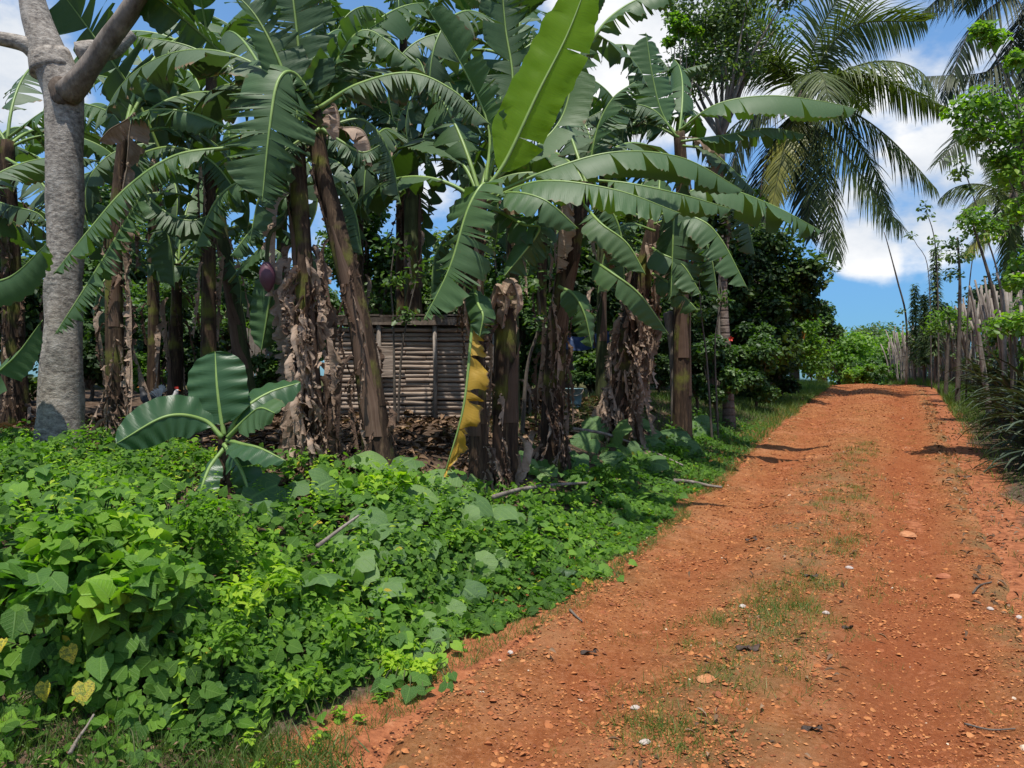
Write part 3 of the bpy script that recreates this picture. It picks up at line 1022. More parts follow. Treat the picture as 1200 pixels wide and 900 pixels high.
# folded dry leaf hanging at the top of the stem
for k, (pp, w) in enumerate((([(158, 132), (152, 150), (150, 175), (148, 195)], 24), ([(158, 134), (140, 145), (128, 152), (116, 165)], 18), ([(150, 190), (143, 230), (142, 280), (148, 330)], 14))):
    kleaf(b2, pp, 7.2, w, nh=CAMN, mat='dead', seed=20 + k, tears=3, droop=(.8, 1.2), crumple=.05, pet=.0, wpow=.25, name='dead_leaf', ribmat='midrib_brown', r0=.008)

# ---- stems further in
b3b = banana('slender banana plant with dry stem standing between the pale tree and the shack', 205, 11.5, [(206, 400, 11.5), (208, 310, 11.5)], .13, .08, 31, (.3, .9), 9,
             [('mid', 20, 1), ('mid', 130, 1), ('low', 250, .8), ('low', 330, .85), ('up', 80, 1)], whorl=4)
b3 = banana('banana plant with bare green leaf stalks fanning from its top, behind the young plant', 292, 11.0, [(278, 380, 11.0), (262, 285, 11), (256, 240, 11)], .15, .09, 32, (.2, .5), 5,
            [('mid', 20, 1), ('mid', 165, 1), ('up', 80, 1), ('up', 110, 1), ('low', 200, .9), ('mid', 300, .75), ('low', 345, .9)], 'stem_green', 1, 3, 2)
kleaf(b3, [(262, 300), (240, 312, -.3), (210, 312, -.5), (170, 310, -.6)], 10.8, 22, nh=UP, mat='banana_dark', seed=33, tears=3, droop=(.4, .8), pet=.35)
kleaf(b3, [(268, 330), (295, 300, -.2), (312, 288, -.3), (335, 300, -.4)], 10.6, 22, nh=UP, mat='banana_dark', seed=34, tears=5, droop=(.6, 1))

# ---- column of dry leaves
b4 = banana('banana plant wrapped from crown to root in a column of grey-brown dry leaves', 368, 6.9, [(362, 420, 6.9), (352, 250, 6.95), (348, 170, 7)], .12, .085, 41, (.08, .72), 75,
            [('up', 85, 1), ('mid', 140, 1), ('up', 120, 1.05), ('mid', 70, 1)], 'stem', 1, 4, 0, DEAD_PALE)
kleaf(b4, [(352, 165), (352, 85), (345, 10), (335, -60)], 6.9, 46, nh=(.1, .9, .2), mat='banana_dark', seed=42, tears=9, droop=(.05, .2), curl=.1)
kleaf(b4, [(352, 150), (330, 80), (300, 20), (262, -20)], 6.8, 34, nh=(-.5, .5, .6), mat='banana_dark', seed=43, tears=8, droop=(.2, .5))
kleaf(b4, [(356, 160), (390, 90), (420, 45), (455, 20)], 7.0, 34, nh=(.4, .3, .9), mat='banana', seed=44, tears=10, droop=(.4, .7))
kleaf(b4, [(330, 300), (318, 340), (312, 375), (306, 412)], 7.4, 26, nh=CAMN, mat='banana_dark', seed=45, tears=2, droop=(.3, .5))
kleaf(b4, [(345, 240), (325, 255), (305, 258), (270, 300)], 7.0, 22, nh=UP, mat='banana_dark', seed=46, tears=8, droop=(.8, 1.1))

# ---- leaning plant
b5 = banana('banana plant leaning left with a yellow-green streaked stem in front of the shack', 447, 6.9, [(425, 400, 6.95), (398, 280, 7.0), (375, 190, 7.0), (368, 130, 7.0)], .145, .08, 51, (.12, .68), 18,
            [('mid', 40, 1), ('up', 95, 1), ('mid', 100, 1.05), ('up', 60, 1), ('mid', 170, 1)], 'stem', 1, 7)
kleaf(b5, [(372, 120), (345, 85, -.15), (326, 95, -.3), (316, 150, -.4), (307, 238, -.42)], 6.9, 52, nh=(-.3, -.5, .8), mat='banana', seed=52, tears=9, droop=(.15, .35), curl=.25, gap=.05, pet=.06, label='wide leaf hanging tip down with pale midrib')
kleaf(b5, [(372, 120), (395, 70), (430, 35), (490, 78)], 6.9, 30, nh=UP, mat='banana', seed=53, tears=9, droop=(.5, .9))
kleaf(b5, [(374, 125), (420, 98), (480, 85), (530, 105), (575, 146)], 6.8, 34, nh=UP, mat='banana_ragged', seed=54, tears=20, droop=(.7, 1.1))
kleaf(b5, [(372, 125), (330, 150), (300, 190), (280, 225)], 6.9, 30, nh=UP, mat='banana_dark', seed=55, tears=12, droop=(.7, 1.0))
kleaf(b5, [(378, 150), (400, 165), (425, 178), (445, 170)], 6.8, 20, nh=UP, mat='banana_dark', seed=56, tears=10, droop=(.8, 1.2))

b6 = banana('banana plant with a pale green upper stem rising behind the shack', 486, 13.6, [(484, 300, 13.6), (482, 200, 13.6), (478, 140, 13.6)], .21, .13, 61, (.55, .8), 5,
            [('mid', 30, 1), ('up', 90, 1), ('mid', 150, 1), ('up', 60, 1.1), ('low', 10, 1), ('low', 180, 1), ('mid', 110, 1.1)], 'stem_green', 1.35, 3, 5)
kleaf(b6, [(478, 150), (450, 110), (425, 75), (405, 35)], 13.3, 30, nh=(-.2, .2, 1), mat='banana', seed=62, tears=8, droop=(.4, .7))
kleaf(b6, [(476, 160), (450, 130), (420, 125), (390, 160)], 13.3, 26, nh=UP, mat='banana_ragged', seed=63, tears=18, droop=(.8, 1.2))
for k, (pp, w) in enumerate((([(470, 165), (452, 185), (444, 210), (440, 235)], 18), ([(470, 175), (432, 195), (425, 215), (430, 230)], 20))):
    kleaf(b6, pp, 13.2, w, nh=UP, mat='dead' if k == 0 else 'banana_dark', seed=65 + k, tears=6, droop=(.8, 1.3), crumple=.05, name='dead_leaf' if k == 0 else 'leaf')

# ---- middle plant with the bright leaf
b7 = banana('banana plant in the middle with one upright glowing lime-green leaf', 562, 7.2, [(558, 400, 7.2), (558, 300, 7.2), (563, 225, 7.2)], .105, .08, 71, (.5, .8), 9,
            [('mid', 60, 1), ('up', 110, 1), ('mid', 130, 1), ('low', 160, 1)], 'stem', 1, 5)
kleaf(b7, [(566, 225), (592, 190, .02), (630, 110, .05), (665, 40, .1), (692, -30, .15)], 7.1, 34, nh=(.15, .93, .3), mat='banana_lime', seed=72, ripple=.009, crumple=.05, tears=1.6, droop=(-.25, -.1), curl=.05, pet=.10, gap=.01, jitter=.05, label='upright young leaf, translucent lime green')
kleaf(b7, [(572, 228), (566, 215, -.15), (548, 245, -.25), (526, 315, -.3), (496, 376, -.3)], 7.0, 50, nh=(-.2, -.5, .8), mat='banana', seed=73, tears=9, droop=(.1, .35), curl=.25, gap=.04, pet=.04, label='broad leaf hanging to the lower left')
kleaf(b7, [(575, 228), (640, 200, -.1), (720, 178, -.1), (800, 185, 0), (872, 224, .1)], 7.3, 34, nh=(0, -.15, 1), mat='banana', seed=74, tears=4, droop=(.55, .95), pet=.16, gap=.03, jitter=.12)
kleaf(b7, [(575, 232), (635, 212, -.35), (720, 222, -.5), (798, 250, -.5)], 7.2, 36, nh=(.1, -.25, 1), mat='banana', seed=75, tears=6, droop=(.45, .85), pet=.14, gap=.03, jitter=.12)
kleaf(b7, [(572, 235), (600, 225, -.4), (640, 235, -.6), (678, 268, -.6)], 7.1, 26, nh=(0, -.5, 1), mat='banana', seed=76, tears=2, droop=(.3, .7), pet=.12, jitter=.1)
kleaf(b7, [(572, 240), (612, 262, -.3), (632, 270, -.4), (590, 325, -.4)], 7.1, 26, nh=(0, -.7, .8), mat='banana_dark', seed=77, tears=9, droop=(.3, .6))
kleaf(b7, [(568, 215), (572, 150, .1), (540, 75, .1), (492, -5, .1)], 7.2, 32, nh=(-.4, .1, .9), mat='banana', seed=78, tears=5, droop=(.5, .7), jitter=.15)
kleaf(b7, [(570, 215), (600, 110, .3), (592, 30, .4), (585, -50, .4)], 7.3, 40, nh=(0, .9, .3), mat='banana_dark', seed=79, tears=6, droop=(.1, .3))
kleaf(b7, [(572, 215), (650, 150, .4), (672, 90, .5), (690, 30, .5)], 7.5, 32, nh=(-.5, -.4, .7), mat='banana', seed=80, tears=6, droop=(.3, .6))
kleaf(b7, [(690, 50, .3), (715, 20, .3), (750, -2, .3), (800, -15, .3)], 7.4, 26, nh=UP, mat='banana', seed=81, tears=6, droop=(.6, .9))
kleaf(b7, [(557, 330), (551, 400, -.2), (542, 480, -.3), (520, 558, -.35)], 6.9, 21, nh=(-.9, -.6, .2), mat='banana_yellow', seed=82, tears=9, droop=(.7, 1.1), gap=.10, pet=.03, crumple=.10, jitter=.3, label='dying yellow-orange leaf hanging to the ground')
kleaf(b7, [(556, 335), (560, 355, -.2), (566, 370, -.3), (562, 395, -.3)], 6.9, 18, nh=CAMN, mat='banana_dark', seed=83, tears=1, droop=(.2, .4), pet=.0, wpow=.3)

b7s = banana('short banana stem topped by a withered pale leaf beside the yellow hanging leaf', 592, 7.5, [(592, 420, 7.5), (590, 345, 7.5)], .15, .12, 85, (.05, .35), 8, [], 'stem', 1, 5)
for k, (pp, w) in enumerate((([(590, 345), (583, 335), (578, 350), (572, 372)], 14), ([(592, 345), (600, 332), (606, 350), (604, 376)], 12), ([(590, 345), (592, 355), (590, 370), (588, 385)], 11))):
    kleaf(b7s, pp, 7.3, w, nh=CAMN, mat='dead', seed=86 + k, tears=2, droop=(.5, 1.1), crumple=.06, pet=0, wpow=.3, name='dead_leaf', ribmat='midrib_brown', r0=.008)

# ---- plants to the right
b8 = banana('banana plant with a dry shaggy stem between the middle plant and the cut post', 645, 8.6, [(652, 400, 8.6), (668, 300, 8.6), (688, 215, 8.6)], .16, .09, 91, (.12, .62), 30,
            [('mid', 40, 1), ('up', 90, 1), ('mid', 130, 1), ('low', 170, .9), ('up', 60, 1)], 'stem', 1, 5)
kleaf(b8, [(685, 240), (705, 262, -.3), (735, 285, -.4), (757, 322, -.45)], 8.3, 24, nh=(.1, -.4, 1), mat='banana', seed=92, tears=2, droop=(.4, .7), jitter=.1)
kleaf(b8, [(688, 300), (715, 318, -.4), (750, 345, -.5), (784, 392, -.5)], 8.2, 20, nh=(-.1, -.5, .9), mat='banana', seed=93, tears=1, droop=(.4, .8), jitter=.1)
kleaf(b8, [(655, 335), (672, 345, -.3), (685, 368, -.4), (694, 408, -.4)], 8.2, 19, nh=(-.2, -.6, .8), mat='banana', seed=94, tears=1, droop=(.3, .7), jitter=.1)
kleaf(b8, [(690, 210), (740, 215, -.2), (800, 228, -.2), (858, 245, -.1)], 8.6, 25, nh=UP, mat='banana', seed=95, tears=2, droop=(.6, 1.), jitter=.1)
kleaf(b8, [(690, 200), (700, 150), (718, 115), (745, 95)], 8.7, 34, nh=(-.6, .2, .6), mat='banana_dark', seed=96, tears=10, droop=(.5, .9))

b9 = banana('banana plant with a bulging skirt of pinkish-brown dry leaves left of the cut post', 718, 10.6, [(738, 400, 10.6), (752, 330, 10.6), (768, 260, 10.6)], .25, .12, 101, (.12, .70), 100,
            [('mid', 60, 1), ('up', 90, 1), ('mid', 110, 1), ('low', 140, 1)], 'stem', 1, 4, 0, DEAD_PALE)
kleaf(b9, [(768, 255), (790, 236, -.3), (789, 265, -.45), (786, 352, -.5)], 10.2, 38, nh=(0, -.6, .8), mat='banana_dark', seed=102, tears=4, droop=(.15, .4))
kleaf(b9, [(765, 290), (775, 297, -.3), (800, 310, -.4), (822, 345, -.5)], 10.1, 24, nh=(.1, -.4, 1), mat='banana', seed=103, tears=5, droop=(.5, .8))
kleaf(b9, [(765, 320), (780, 328, -.3), (800, 345, -.4), (818, 364, -.5)], 10.1, 20, nh=(.1, -.5, 1), mat='banana', seed=104, tears=5, droop=(.5, .8))
kleaf(b9, [(775, 250), (818, 256, -.3), (845, 280, -.4), (876, 338, -.5)], 10.0, 28, nh=(.2, -.5, .9), mat='banana', seed=105, tears=4, droop=(.35, .6), jitter=.12)
kleaf(b9, [(772, 245), (830, 218, -.1), (900, 238, -.1), (965, 272, 0)], 10.4, 32, nh=UP, mat='banana', seed=106, tears=7, droop=(.6, 1.0))

b10 = banana('tall banana plant with a long level leaf pointing right towards the palm', 800, 11.6, [(798, 330, 11.6), (800, 230, 11.6), (796, 155, 11.6)], .16, .10, 111, (.5, .85), 8,
             [('mid', 70, 1), ('up', 90, 1), ('mid', 120, 1), ('low', 170, 1), ('low', 200, .9)], 'stem', 1, 3)
kleaf(b10, [(796, 152), (840, 122, -.3), (900, 112, -.4), (960, 118, -.4), (1006, 128, -.4)], 11.2, 30, nh=(0, -.3, 1), mat='banana', seed=112, tears=4, droop=(.5, .95), jitter=.12, gap=.03)
kleaf(b10, [(798, 165), (850, 158, -.2), (900, 150, -.2), (945, 158, -.2)], 11.2, 24, nh=UP, mat='banana', seed=113, tears=5, droop=(.6, 1.0))
kleaf(b10, [(792, 160), (775, 130), (765, 90), (757, 38)], 11.3, 30, nh=(.15, -.9, .3), mat='banana', seed=114, tears=3, droop=(.1, .3), jitter=.1)
kleaf(b10, [(794, 160), (765, 128), (725, 122), (685, 140)], 11.2, 30, nh=UP, mat='banana_ragged', seed=115, tears=14, droop=(.7, 1.1))
kleaf(b10, [(800, 170), (830, 175), (855, 195), (885, 225)], 11.3, 24, nh=UP, mat='banana_ragged', seed=116, tears=12, droop=(.8, 1.2))
kleaf(b10, [(796, 160), (760, 145), (730, 152), (690, 180)], 11.3, 28, nh=UP, mat='banana_dark', seed=117, tears=14, droop=(.8, 1.2))

# drooping older leaves that hide the stems
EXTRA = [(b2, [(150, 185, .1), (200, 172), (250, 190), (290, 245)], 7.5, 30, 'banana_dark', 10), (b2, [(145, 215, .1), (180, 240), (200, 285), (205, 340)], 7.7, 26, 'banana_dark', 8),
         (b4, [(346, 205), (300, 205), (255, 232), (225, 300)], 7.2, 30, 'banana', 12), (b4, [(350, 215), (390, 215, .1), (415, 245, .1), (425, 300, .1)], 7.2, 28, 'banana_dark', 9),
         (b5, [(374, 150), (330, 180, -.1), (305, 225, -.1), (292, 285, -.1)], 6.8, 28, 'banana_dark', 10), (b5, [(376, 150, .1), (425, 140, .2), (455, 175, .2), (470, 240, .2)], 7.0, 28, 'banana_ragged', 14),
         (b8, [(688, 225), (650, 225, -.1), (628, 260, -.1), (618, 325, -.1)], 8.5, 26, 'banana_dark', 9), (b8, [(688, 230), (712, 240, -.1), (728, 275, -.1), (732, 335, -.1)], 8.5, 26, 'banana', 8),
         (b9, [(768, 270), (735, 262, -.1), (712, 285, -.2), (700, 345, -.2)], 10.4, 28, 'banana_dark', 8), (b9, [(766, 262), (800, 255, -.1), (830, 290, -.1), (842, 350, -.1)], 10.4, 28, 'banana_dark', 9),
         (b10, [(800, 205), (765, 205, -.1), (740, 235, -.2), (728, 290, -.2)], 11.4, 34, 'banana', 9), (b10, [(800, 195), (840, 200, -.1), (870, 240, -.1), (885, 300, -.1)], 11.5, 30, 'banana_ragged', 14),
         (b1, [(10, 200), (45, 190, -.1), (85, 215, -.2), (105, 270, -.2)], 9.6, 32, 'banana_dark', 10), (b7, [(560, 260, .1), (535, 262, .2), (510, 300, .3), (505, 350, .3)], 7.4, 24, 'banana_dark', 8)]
for k, (r_, pp, d_, w_, mt_, te_) in enumerate(EXTRA):
    kleaf(r_, pp, d_, w_, nh=(0, -.25, 1), mat=mt_, seed=240 + k, tears=te_, droop=(.5, .9))
for k, (r_, pp, d_) in enumerate([(b5, [(385, 130), (392, 122), (398, 140), (396, 170)], 6.8), (b5, [(390, 150), (420, 150), (432, 165), (436, 195)], 6.8), (b7, [(572, 235), (600, 240), (612, 262), (614, 300)], 7.0), (b8, [(690, 220), (660, 235), (655, 270), (652, 320)], 8.4), (b10, [(800, 160), (830, 165), (845, 185), (848, 215)], 11.3), (b9, [(770, 262), (782, 275), (785, 310), (782, 350)], 10.3)]):
    kleaf(r_, pp, d_, 18, nh=UP, mat='dead', seed=270 + k, tears=5, droop=(.9, 1.3), crumple=.07, name='dead_leaf', ribmat='midrib_brown', r0=.01)

# ---- back row of plants filling the grove
BACK = [(60, 13.5, 190, 'banana plant in the back row, seen left of the pale trunk'),
        (180, 13.0, 120, 'tall banana plant in the back row above the bare-stalked plant'),
        (330, 13.2, 100, 'tall banana plant in the back row behind the column of dry leaves'),
        (420, 14.6, 70, 'tallest banana plant in the back row, above the leaning stem'),
        (545, 14.4, 70, 'tall banana plant in the back row behind the lime-green leaf'),
        (635, 13.4, 110, 'banana plant in the back row right of the lime-green leaf'),
        (705, 13.5, 170, 'banana plant in the back row behind the long arched leaves'),
        (245, 10.2, 70, 'tall banana plant whose crown fills the gap above the bare-stalked plant'),
        (600, 10.4, 60, 'tall banana plant right behind the lime-green leaf'),
        (470, 13.8, 40, 'tall banana plant between the leaning stem and the lime-green leaf')]
for k, (px, d, cy, lab) in enumerate(BACK):
    f = [(('up', 'mid', 'low', 'mid', 'low', 'mid', 'up', 'low')[i], 137.5 * i + 40 * k, .95 + .1 * (i % 3)) for i in range(8)]
    banana(lab, px, d, [(px, 300, d), (px + 3, cy, d)], .115, .08, 130 + k, (.3, .85), 9, f, 'stem' if k % 2 else 'stem_green', 1, 2, 8)

# ---- young plant
ys_ = base_at(262, 5.9)
yp = thing('young_banana_plant', 'young banana plant with five broad untorn leaves among the vines', 'banana plant', ys_)
mb = MB(); Pq, _ = spline([ys_, P3(262, 560, 5.9), P3(262, 500, 5.9)], 14)
tube(mb, Pq - ys_, np.linspace(.075, .03, 14), 12, .08, 3)
ob('pseudostem', mb.mesh('pseudostem', M['stem']), yp)
kleaf(yp, [(262, 510), (258, 485), (254, 450, .02), (252, 412, .08)], 5.85, 35, nh=(0, -.95, .3), mat='sucker', seed=201, tears=0, droop=(-.05, .1), curl=.08, pet=.12, wpow=.45, label='upright rounded leaf facing the track')
kleaf(yp, [(260, 512), (238, 492), (195, 488, -.15), (136, 520, -.3)], 5.8, 26, nh=(0, -.75, .7), mat='sucker', seed=202, tears=0, droop=(.1, .3), curl=.1, wpow=.5)
kleaf(yp, [(266, 512), (290, 488, -.1), (305, 478, -.2), (322, 484, -.3)], 5.75, 26, nh=(-.1, -.55, .8), mat='banana', seed=203, tears=0, droop=(.15, .4), pet=.2, wpow=.5)
kleaf(yp, [(266, 508), (285, 480), (315, 460, .1), (352, 448, .2)], 5.9, 24, nh=(0, -.75, .65), mat='sucker', seed=204, tears=0, droop=(.05, .25), wpow=.5)
kleaf(yp, [(266, 515), (285, 520, -.2), (305, 525, -.3), (335, 540, -.4)], 5.8, 20, nh=(0, -.4, .9), mat='sucker', seed=205, tears=1, droop=(.2, .5))
kleaf(yp, [(262, 520), (280, 545, -.15), (292, 580, -.2), (296, 612, -.2)], 5.8, 22, nh=(.3, -.9, .1), mat='sucker', seed=206, tears=1, droop=(.3, .6))
kleaf(yp, [(262, 525), (245, 548, -.1), (235, 575, -.2), (228, 600, -.2)], 5.8, 18, nh=(-.3, -.9, .1), mat='sucker', seed=207, tears=1, droop=(.3, .6))
for k in range(5):
    put(DEAD[(2 * k) % 9], yp, (0, 0, .28 - .03 * k), -1.6 + (k - 2) * .8, 0, .45, 'dead_leaf')

# banana flower bud on its stalk
fb = ob('flower_stalk', tube(MB(), spline([P3(345, 230, 7), P3(330, 262, 6.85), P3(316, 275, 6.8), P3(312, 312, 6.8)], 18)[0] - np.array(b4.location), .018, 8).mesh('flower_stalk', M['stem_green']), b4)
mb = MB(); t_ = np.linspace(0, 1, 12)
c0 = P3(312, 308, 6.8) - np.array(b4.location)
tube(mb, np.stack([c0[0] + .02 * t_, c0[1] + 0 * t_, c0[2] - .26 * t_], 1), np.maximum(.006, .072 * np.sin(pi * (t_ * .86 + .12)) ** .8), 12)
ob('flower_bud', mb.mesh('flower_bud', M['purple']), fb)


# ------------------------------------------------------------------ pale forked tree
def limb(pts, radii, n=22, seg=16, bump=.05, seed=1):
    P, L = spline(pts, n)
    return P, np.interp(np.linspace(0, 1, n), np.linspace(0, 1, len(radii)), radii)


TD = 8.0
tb = base_at(70, TD, .1)
tree0 = thing('forked_tree', 'pale grey forked tree with a dark branch scar at the left', 'tree', tb)


def tl(name, pix, radpx, mat='bark_pale', seg=20, bump=.05, n=26, d=TD, seed=1):
    pts = [tb if p is None else P3(p[0], p[1], d + (p[2] if len(p) > 2 else 0)) for p in pix]
    P, R = limb(pts, [r / F * d for r in radpx], n)
    return ob(name, tube(MB(), P - tb, R, seg, 0, seed, True, None, bump).mesh(name, M[mat]), tree0)


tl('trunk', [None, (71, 480), (74, 380), (76, 250), (76, 130), (70, 95), (58, 65)], [27, 23.5, 21, 19.5, 19.5, 21, 22], n=60, seg=28, bump=.10)
tl('limb', [(62, 85), (52, 50), (40, 10), (28, -60)], [24, 17, 13, 11])
tl('limb', [(58, 72), (42, 60, -.05), (22, 50, -.1), (-40, 38, -.2)], [15, 9, 7.5, 6])
tl('limb', [(80, 108, -.12), (96, 90, -.22), (125, 50, -.35), (165, -10, -.5), (190, -60, -.6)], [15, 11, 10.5, 10.5, 10], 'bark_grey', bump=.12)
tl('limb', [(92, 62, .05), (110, 58, .1), (130, 60, .2), (155, 40, .3)], [12, 10, 9, 7])
tl('limb', [(140, 40, -.3), (160, 12, -.3), (185, -30, -.3)], [6, 6, 5], 'bark')
# ring of bark round the scar
sc_c = P3(66, 104, TD - .225) - tb
a_ = np.linspace(0, 2 * pi, 16, endpoint=False)
V = [sc_c + np.array([0, .01, 0])] + [sc_c + np.array([cos(q) * .085 * (1 + .15 * sin(3 * q)), -.012 + .02 * cos(q) ** 2, sin(q) * .12]) for q in a_] + [sc_c + np.array([cos(q) * .115, .05 + .05 * cos(q) ** 2, sin(q) * .15]) for q in a_]
T = [[0, 1 + i, 1 + (i + 1) % 16] for i in range(16)]
Q = [[1 + i, 17 + i, 17 + (i + 1) % 16, 1 + (i + 1) % 16] for i in range(16)]
ob('branch_scar', mesh('branch_scar', V, Q, T, np.array(V)[:, [0, 2]], None, M['bark']), tree0)


# ------------------------------------------------------------------ leafy trees and shrubs
def leaf_cloud(mb, centers, radii, n, size, rng, tpl=OVAL, flat=.75, tb_=0.0):
    centers = np.asarray(centers); k = len(centers)
    idx = rng.integers(0, k, n)
    dv = nrmz(rng.normal(0, 1, (n, 3)))
    r = rng.random(n) ** .45
    off = dv * (r * np.asarray(radii)[idx])[:, None]
    off[:, 2] *= flat
    pos = centers[idx] + off
    nr = nrmz(dv * .5 + np.array([0, 0, .7]) + rng.normal(0, .5, (n, 3)))
    ct = rng.random(k) * .5
    tint = np.clip(ct[idx] + rng.random(n) * .5 + tb_, 0, .93)
    return scatter(mb, tpl, pos, nr, rng.random(n) * 6.28, size * (.6 + .8 * rng.random(n)), tint)


def tree(name, label, px, d, top_py, rpx, mat, cat='tree', nl=5000, size=.12, bot_py=None, trunk=.09, seed=0, clumps=16, bark='bark', group=None, tpl=OVAL, lean=0, spread=.42, base=None):
    rng = np.random.default_rng(seed)
    b = base_at(px, d) if base is None else np.asarray(base, float)
    root = thing(name, label, cat, b, group)
    ztop = CZ + (450 - top_py) / F * d - b[2]
    zbot = .15 * ztop if bot_py is None else CZ + (450 - bot_py) / F * d - b[2]
    zbot = max(zbot, .05)
    r = rpx / F * d
    zc, rz = (ztop + zbot) / 2, (ztop - zbot) / 2
    cs = []
    for i in range(clumps):
        v = nrmz(rng.normal(0, 1, 3)) * (rng.random() ** .4) * (1 - spread * .45)
        cs.append([lean + v[0] * r, v[1] * r * .8, zc + v[2] * rz])
    cs = np.array(cs)
    rad = spread * min(r, rz * 1.2) * (.5 + .75 * rng.random(clumps))
    mb = MB()
    hub = np.array([lean * .4, 0, max(zbot * .9, ztop * .25)])
    tube(mb, spline([np.zeros(3), hub * [.5, 1, .5] + [.04, .02, 0], hub], 12)[0], np.linspace(trunk, trunk * .7, 12), 9, .1, seed)
    for c in cs[:: max(1, clumps // 9)]:
        tube(mb, spline([hub - [0, 0, .1], (hub + c) / 2 + rng.normal(0, .08, 3) * r, c], 8)[0], np.linspace(trunk * .5, trunk * .1, 8), 6)
    ob('trunk', mb.mesh('trunk', M[bark]), root)
    mb = MB()
    leaf_cloud(mb, cs, rad, nl, size, rng, tpl)
    ob('crown', mb.mesh('crown', M[mat]), root)
    return root


TREES = [
    # behind the grove, left to right
    ('tree', 'dense dark tree behind the dry-leaved plant at the left edge', 10, 19, 230, 110, 'crown_dark', 7000, .16, 460),
    ('tree', 'light-flecked bushy tree seen between the pale trunk and the slender dry stem', 185, 18, 330, 75, 'crown_mid', 7000, .12, 470),
    ('tree', 'dark tree standing behind the banana plant with bare green stalks', 270, 22, 270, 80, 'crown_dark', 6000, .16, 460),
    ('tree', 'sunlit leafy tree standing behind the shack roof', 430, 17, 225, 62, 'crown_mid', 6500, .11, 400),
    ('tree', 'tree with airy crown glimpsed between middle banana stems', 525, 20, 255, 70, 'crown_grey', 5000, .14, 440),
    ('tree', 'dark tree behind the shaggy banana stem and blue tarpaulin', 665, 19, 260, 75, 'crown_dark', 7000, .15, 400),
    ('tree', 'dark tree behind the bulging dry skirt and cut post', 775, 21, 270, 80, 'crown_dark', 8000, .16, 415),
    ('tree', 'broad dark tree massed under the coconut palm beside the track', 888, 18.5, 235, 76, 'crown_dark', 13000, .13, 478),
    ('tree', 'dark tree trailing over the verge right of the coconut palm trunk', 908, 21.5, 285, 36, 'crown_dark', 8000, .12, 468),
    ('tree', 'sunny shrubby tree on the left where the track tops the rise', 930, 27, 340, 42, 'crown_lime', 6500, .12, 462),
    ('tree', 'dark rounded tree just beyond the rise left of the track', 962, 31, 340, 26, 'crown_mid', 5000, .14, 460),
    ('tree', 'dark tree filling the shade behind the ringed palm trunk', 838, 18.5, 250, 62, 'crown_dark', 9000, .14, 475),
    ('tree', 'small dark tree low behind the cut post', 808, 16.5, 330, 40, 'crown_dark', 6000, .11, 445),
    ('tree', 'grey-green tree low behind the column of dry leaves', 345, 19, 300, 65, 'crown_mid', 6000, .13, 440),
    ('tree', 'mid-green tree seen through the stems left of the yellow hanging leaf', 500, 18, 300, 50, 'crown_mid', 5000, .12, 400),
    ('tree', 'mid-green tree low behind the short banana stem', 605, 18, 310, 55, 'crown_mid', 5000, .12, 450),
    ('tree', 'dark tree far left behind the pale trunk', 95, 20, 290, 70, 'crown_mid', 6000, .15, 450),
    ('tree', 'airy grey-green tree behind the stake fence under the small palm', 1165, 24, 315, 42, 'crown_grey', 3500, .12, 420),
    ('tree', 'low airy tree behind the fence left of the thick dark post', 1105, 30, 352, 36, 'crown_grey', 3500, .13, 430),
    ('tree', 'leafy tree behind the fence at the right edge below the lime sprays', 1205, 19, 290, 36, 'crown_mid', 3500, .11, 400),
    ('tree', 'tall mid-green tree far behind the pale trunk', 130, 23, 170, 95, 'crown_mid', 7500, .16, 430),
    ('tree', 'tall grey-green tree far behind the bare-stalked banana plant', 250, 26, 190, 85, 'crown_grey', 6500, .17, 430),
    ('tree', 'tall dark tree far behind the lime-green leaf', 600, 24, 225, 62, 'crown_mid', 6000, .16, 430),
    ('tree', 'tall dark tree far behind the long arched leaves', 740, 25, 200, 80, 'crown_dark', 8000, .17, 430),
    ('tree', 'distant tree at the left edge beyond the grove', -10, 36, 285, 75, 'crown_mid', 4500, .24, 462),
    ('tree', 'distant tree past the grove right of the pale trunk', 120, 40, 300, 80, 'crown_grey', 4500, .26, 462),
    ('tree', 'distant tree past the grove behind the young plant', 235, 38, 290, 75, 'crown_mid', 4500, .25, 462),
    ('tree', 'distant tree past the grove behind the column of dry leaves', 345, 42, 310, 75, 'crown_mid', 4500, .26, 462),
    ('tree', 'distant tree past the shack roof', 470, 40, 300, 80, 'crown_grey', 4500, .26, 462),
    ('tree', 'distant tree past the short banana stem', 590, 38, 320, 70, 'crown_mid', 4500, .25, 462),
    ('tree', 'distant tree past the blue tarpaulin', 690, 41, 315, 75, 'crown_mid', 4500, .26, 462),
    ('tree', 'distant tree past the cut post', 790, 43, 310, 75, 'crown_mid', 4500, .26, 462),
    # across the dip
    ('tree', 'pale green tree beyond the rise nearest the left bank', 985, 42, 380, 46, 'crown_lime', 4500, .18, 470),
    ('tree', 'grey-green rounded tree beyond the rise in mid gap', 1012, 52, 378, 44, 'crown_grey', 4500, .2, 470),
    ('tree', 'olive tree with tallest top beyond the rise', 1030, 60, 374, 34, 'crown_mid', 4500, .22, 470),
    ('tree', 'yellow-green tree beyond the rise next to the stake fence', 1056, 48, 386, 42, 'crown_lime', 4500, .18, 470),
    ('tree', 'green tree far behind the stake fence', 1100, 55, 368, 48, 'crown_mid', 4500, .22, 470),
    ('tree', 'dark green tree between pale ones beyond the rise', 1042, 70, 380, 34, 'crown_mid', 3500, .25, 470),
]
for k, (nm, lab, px, d, top, rp, mt, nl, sz, bot) in enumerate(TREES):
    tree(nm, lab, px, d, top, rp, mt, 'tree', int(nl * 1.3), sz, bot, .1 + .004 * d, 400 + k, 26)
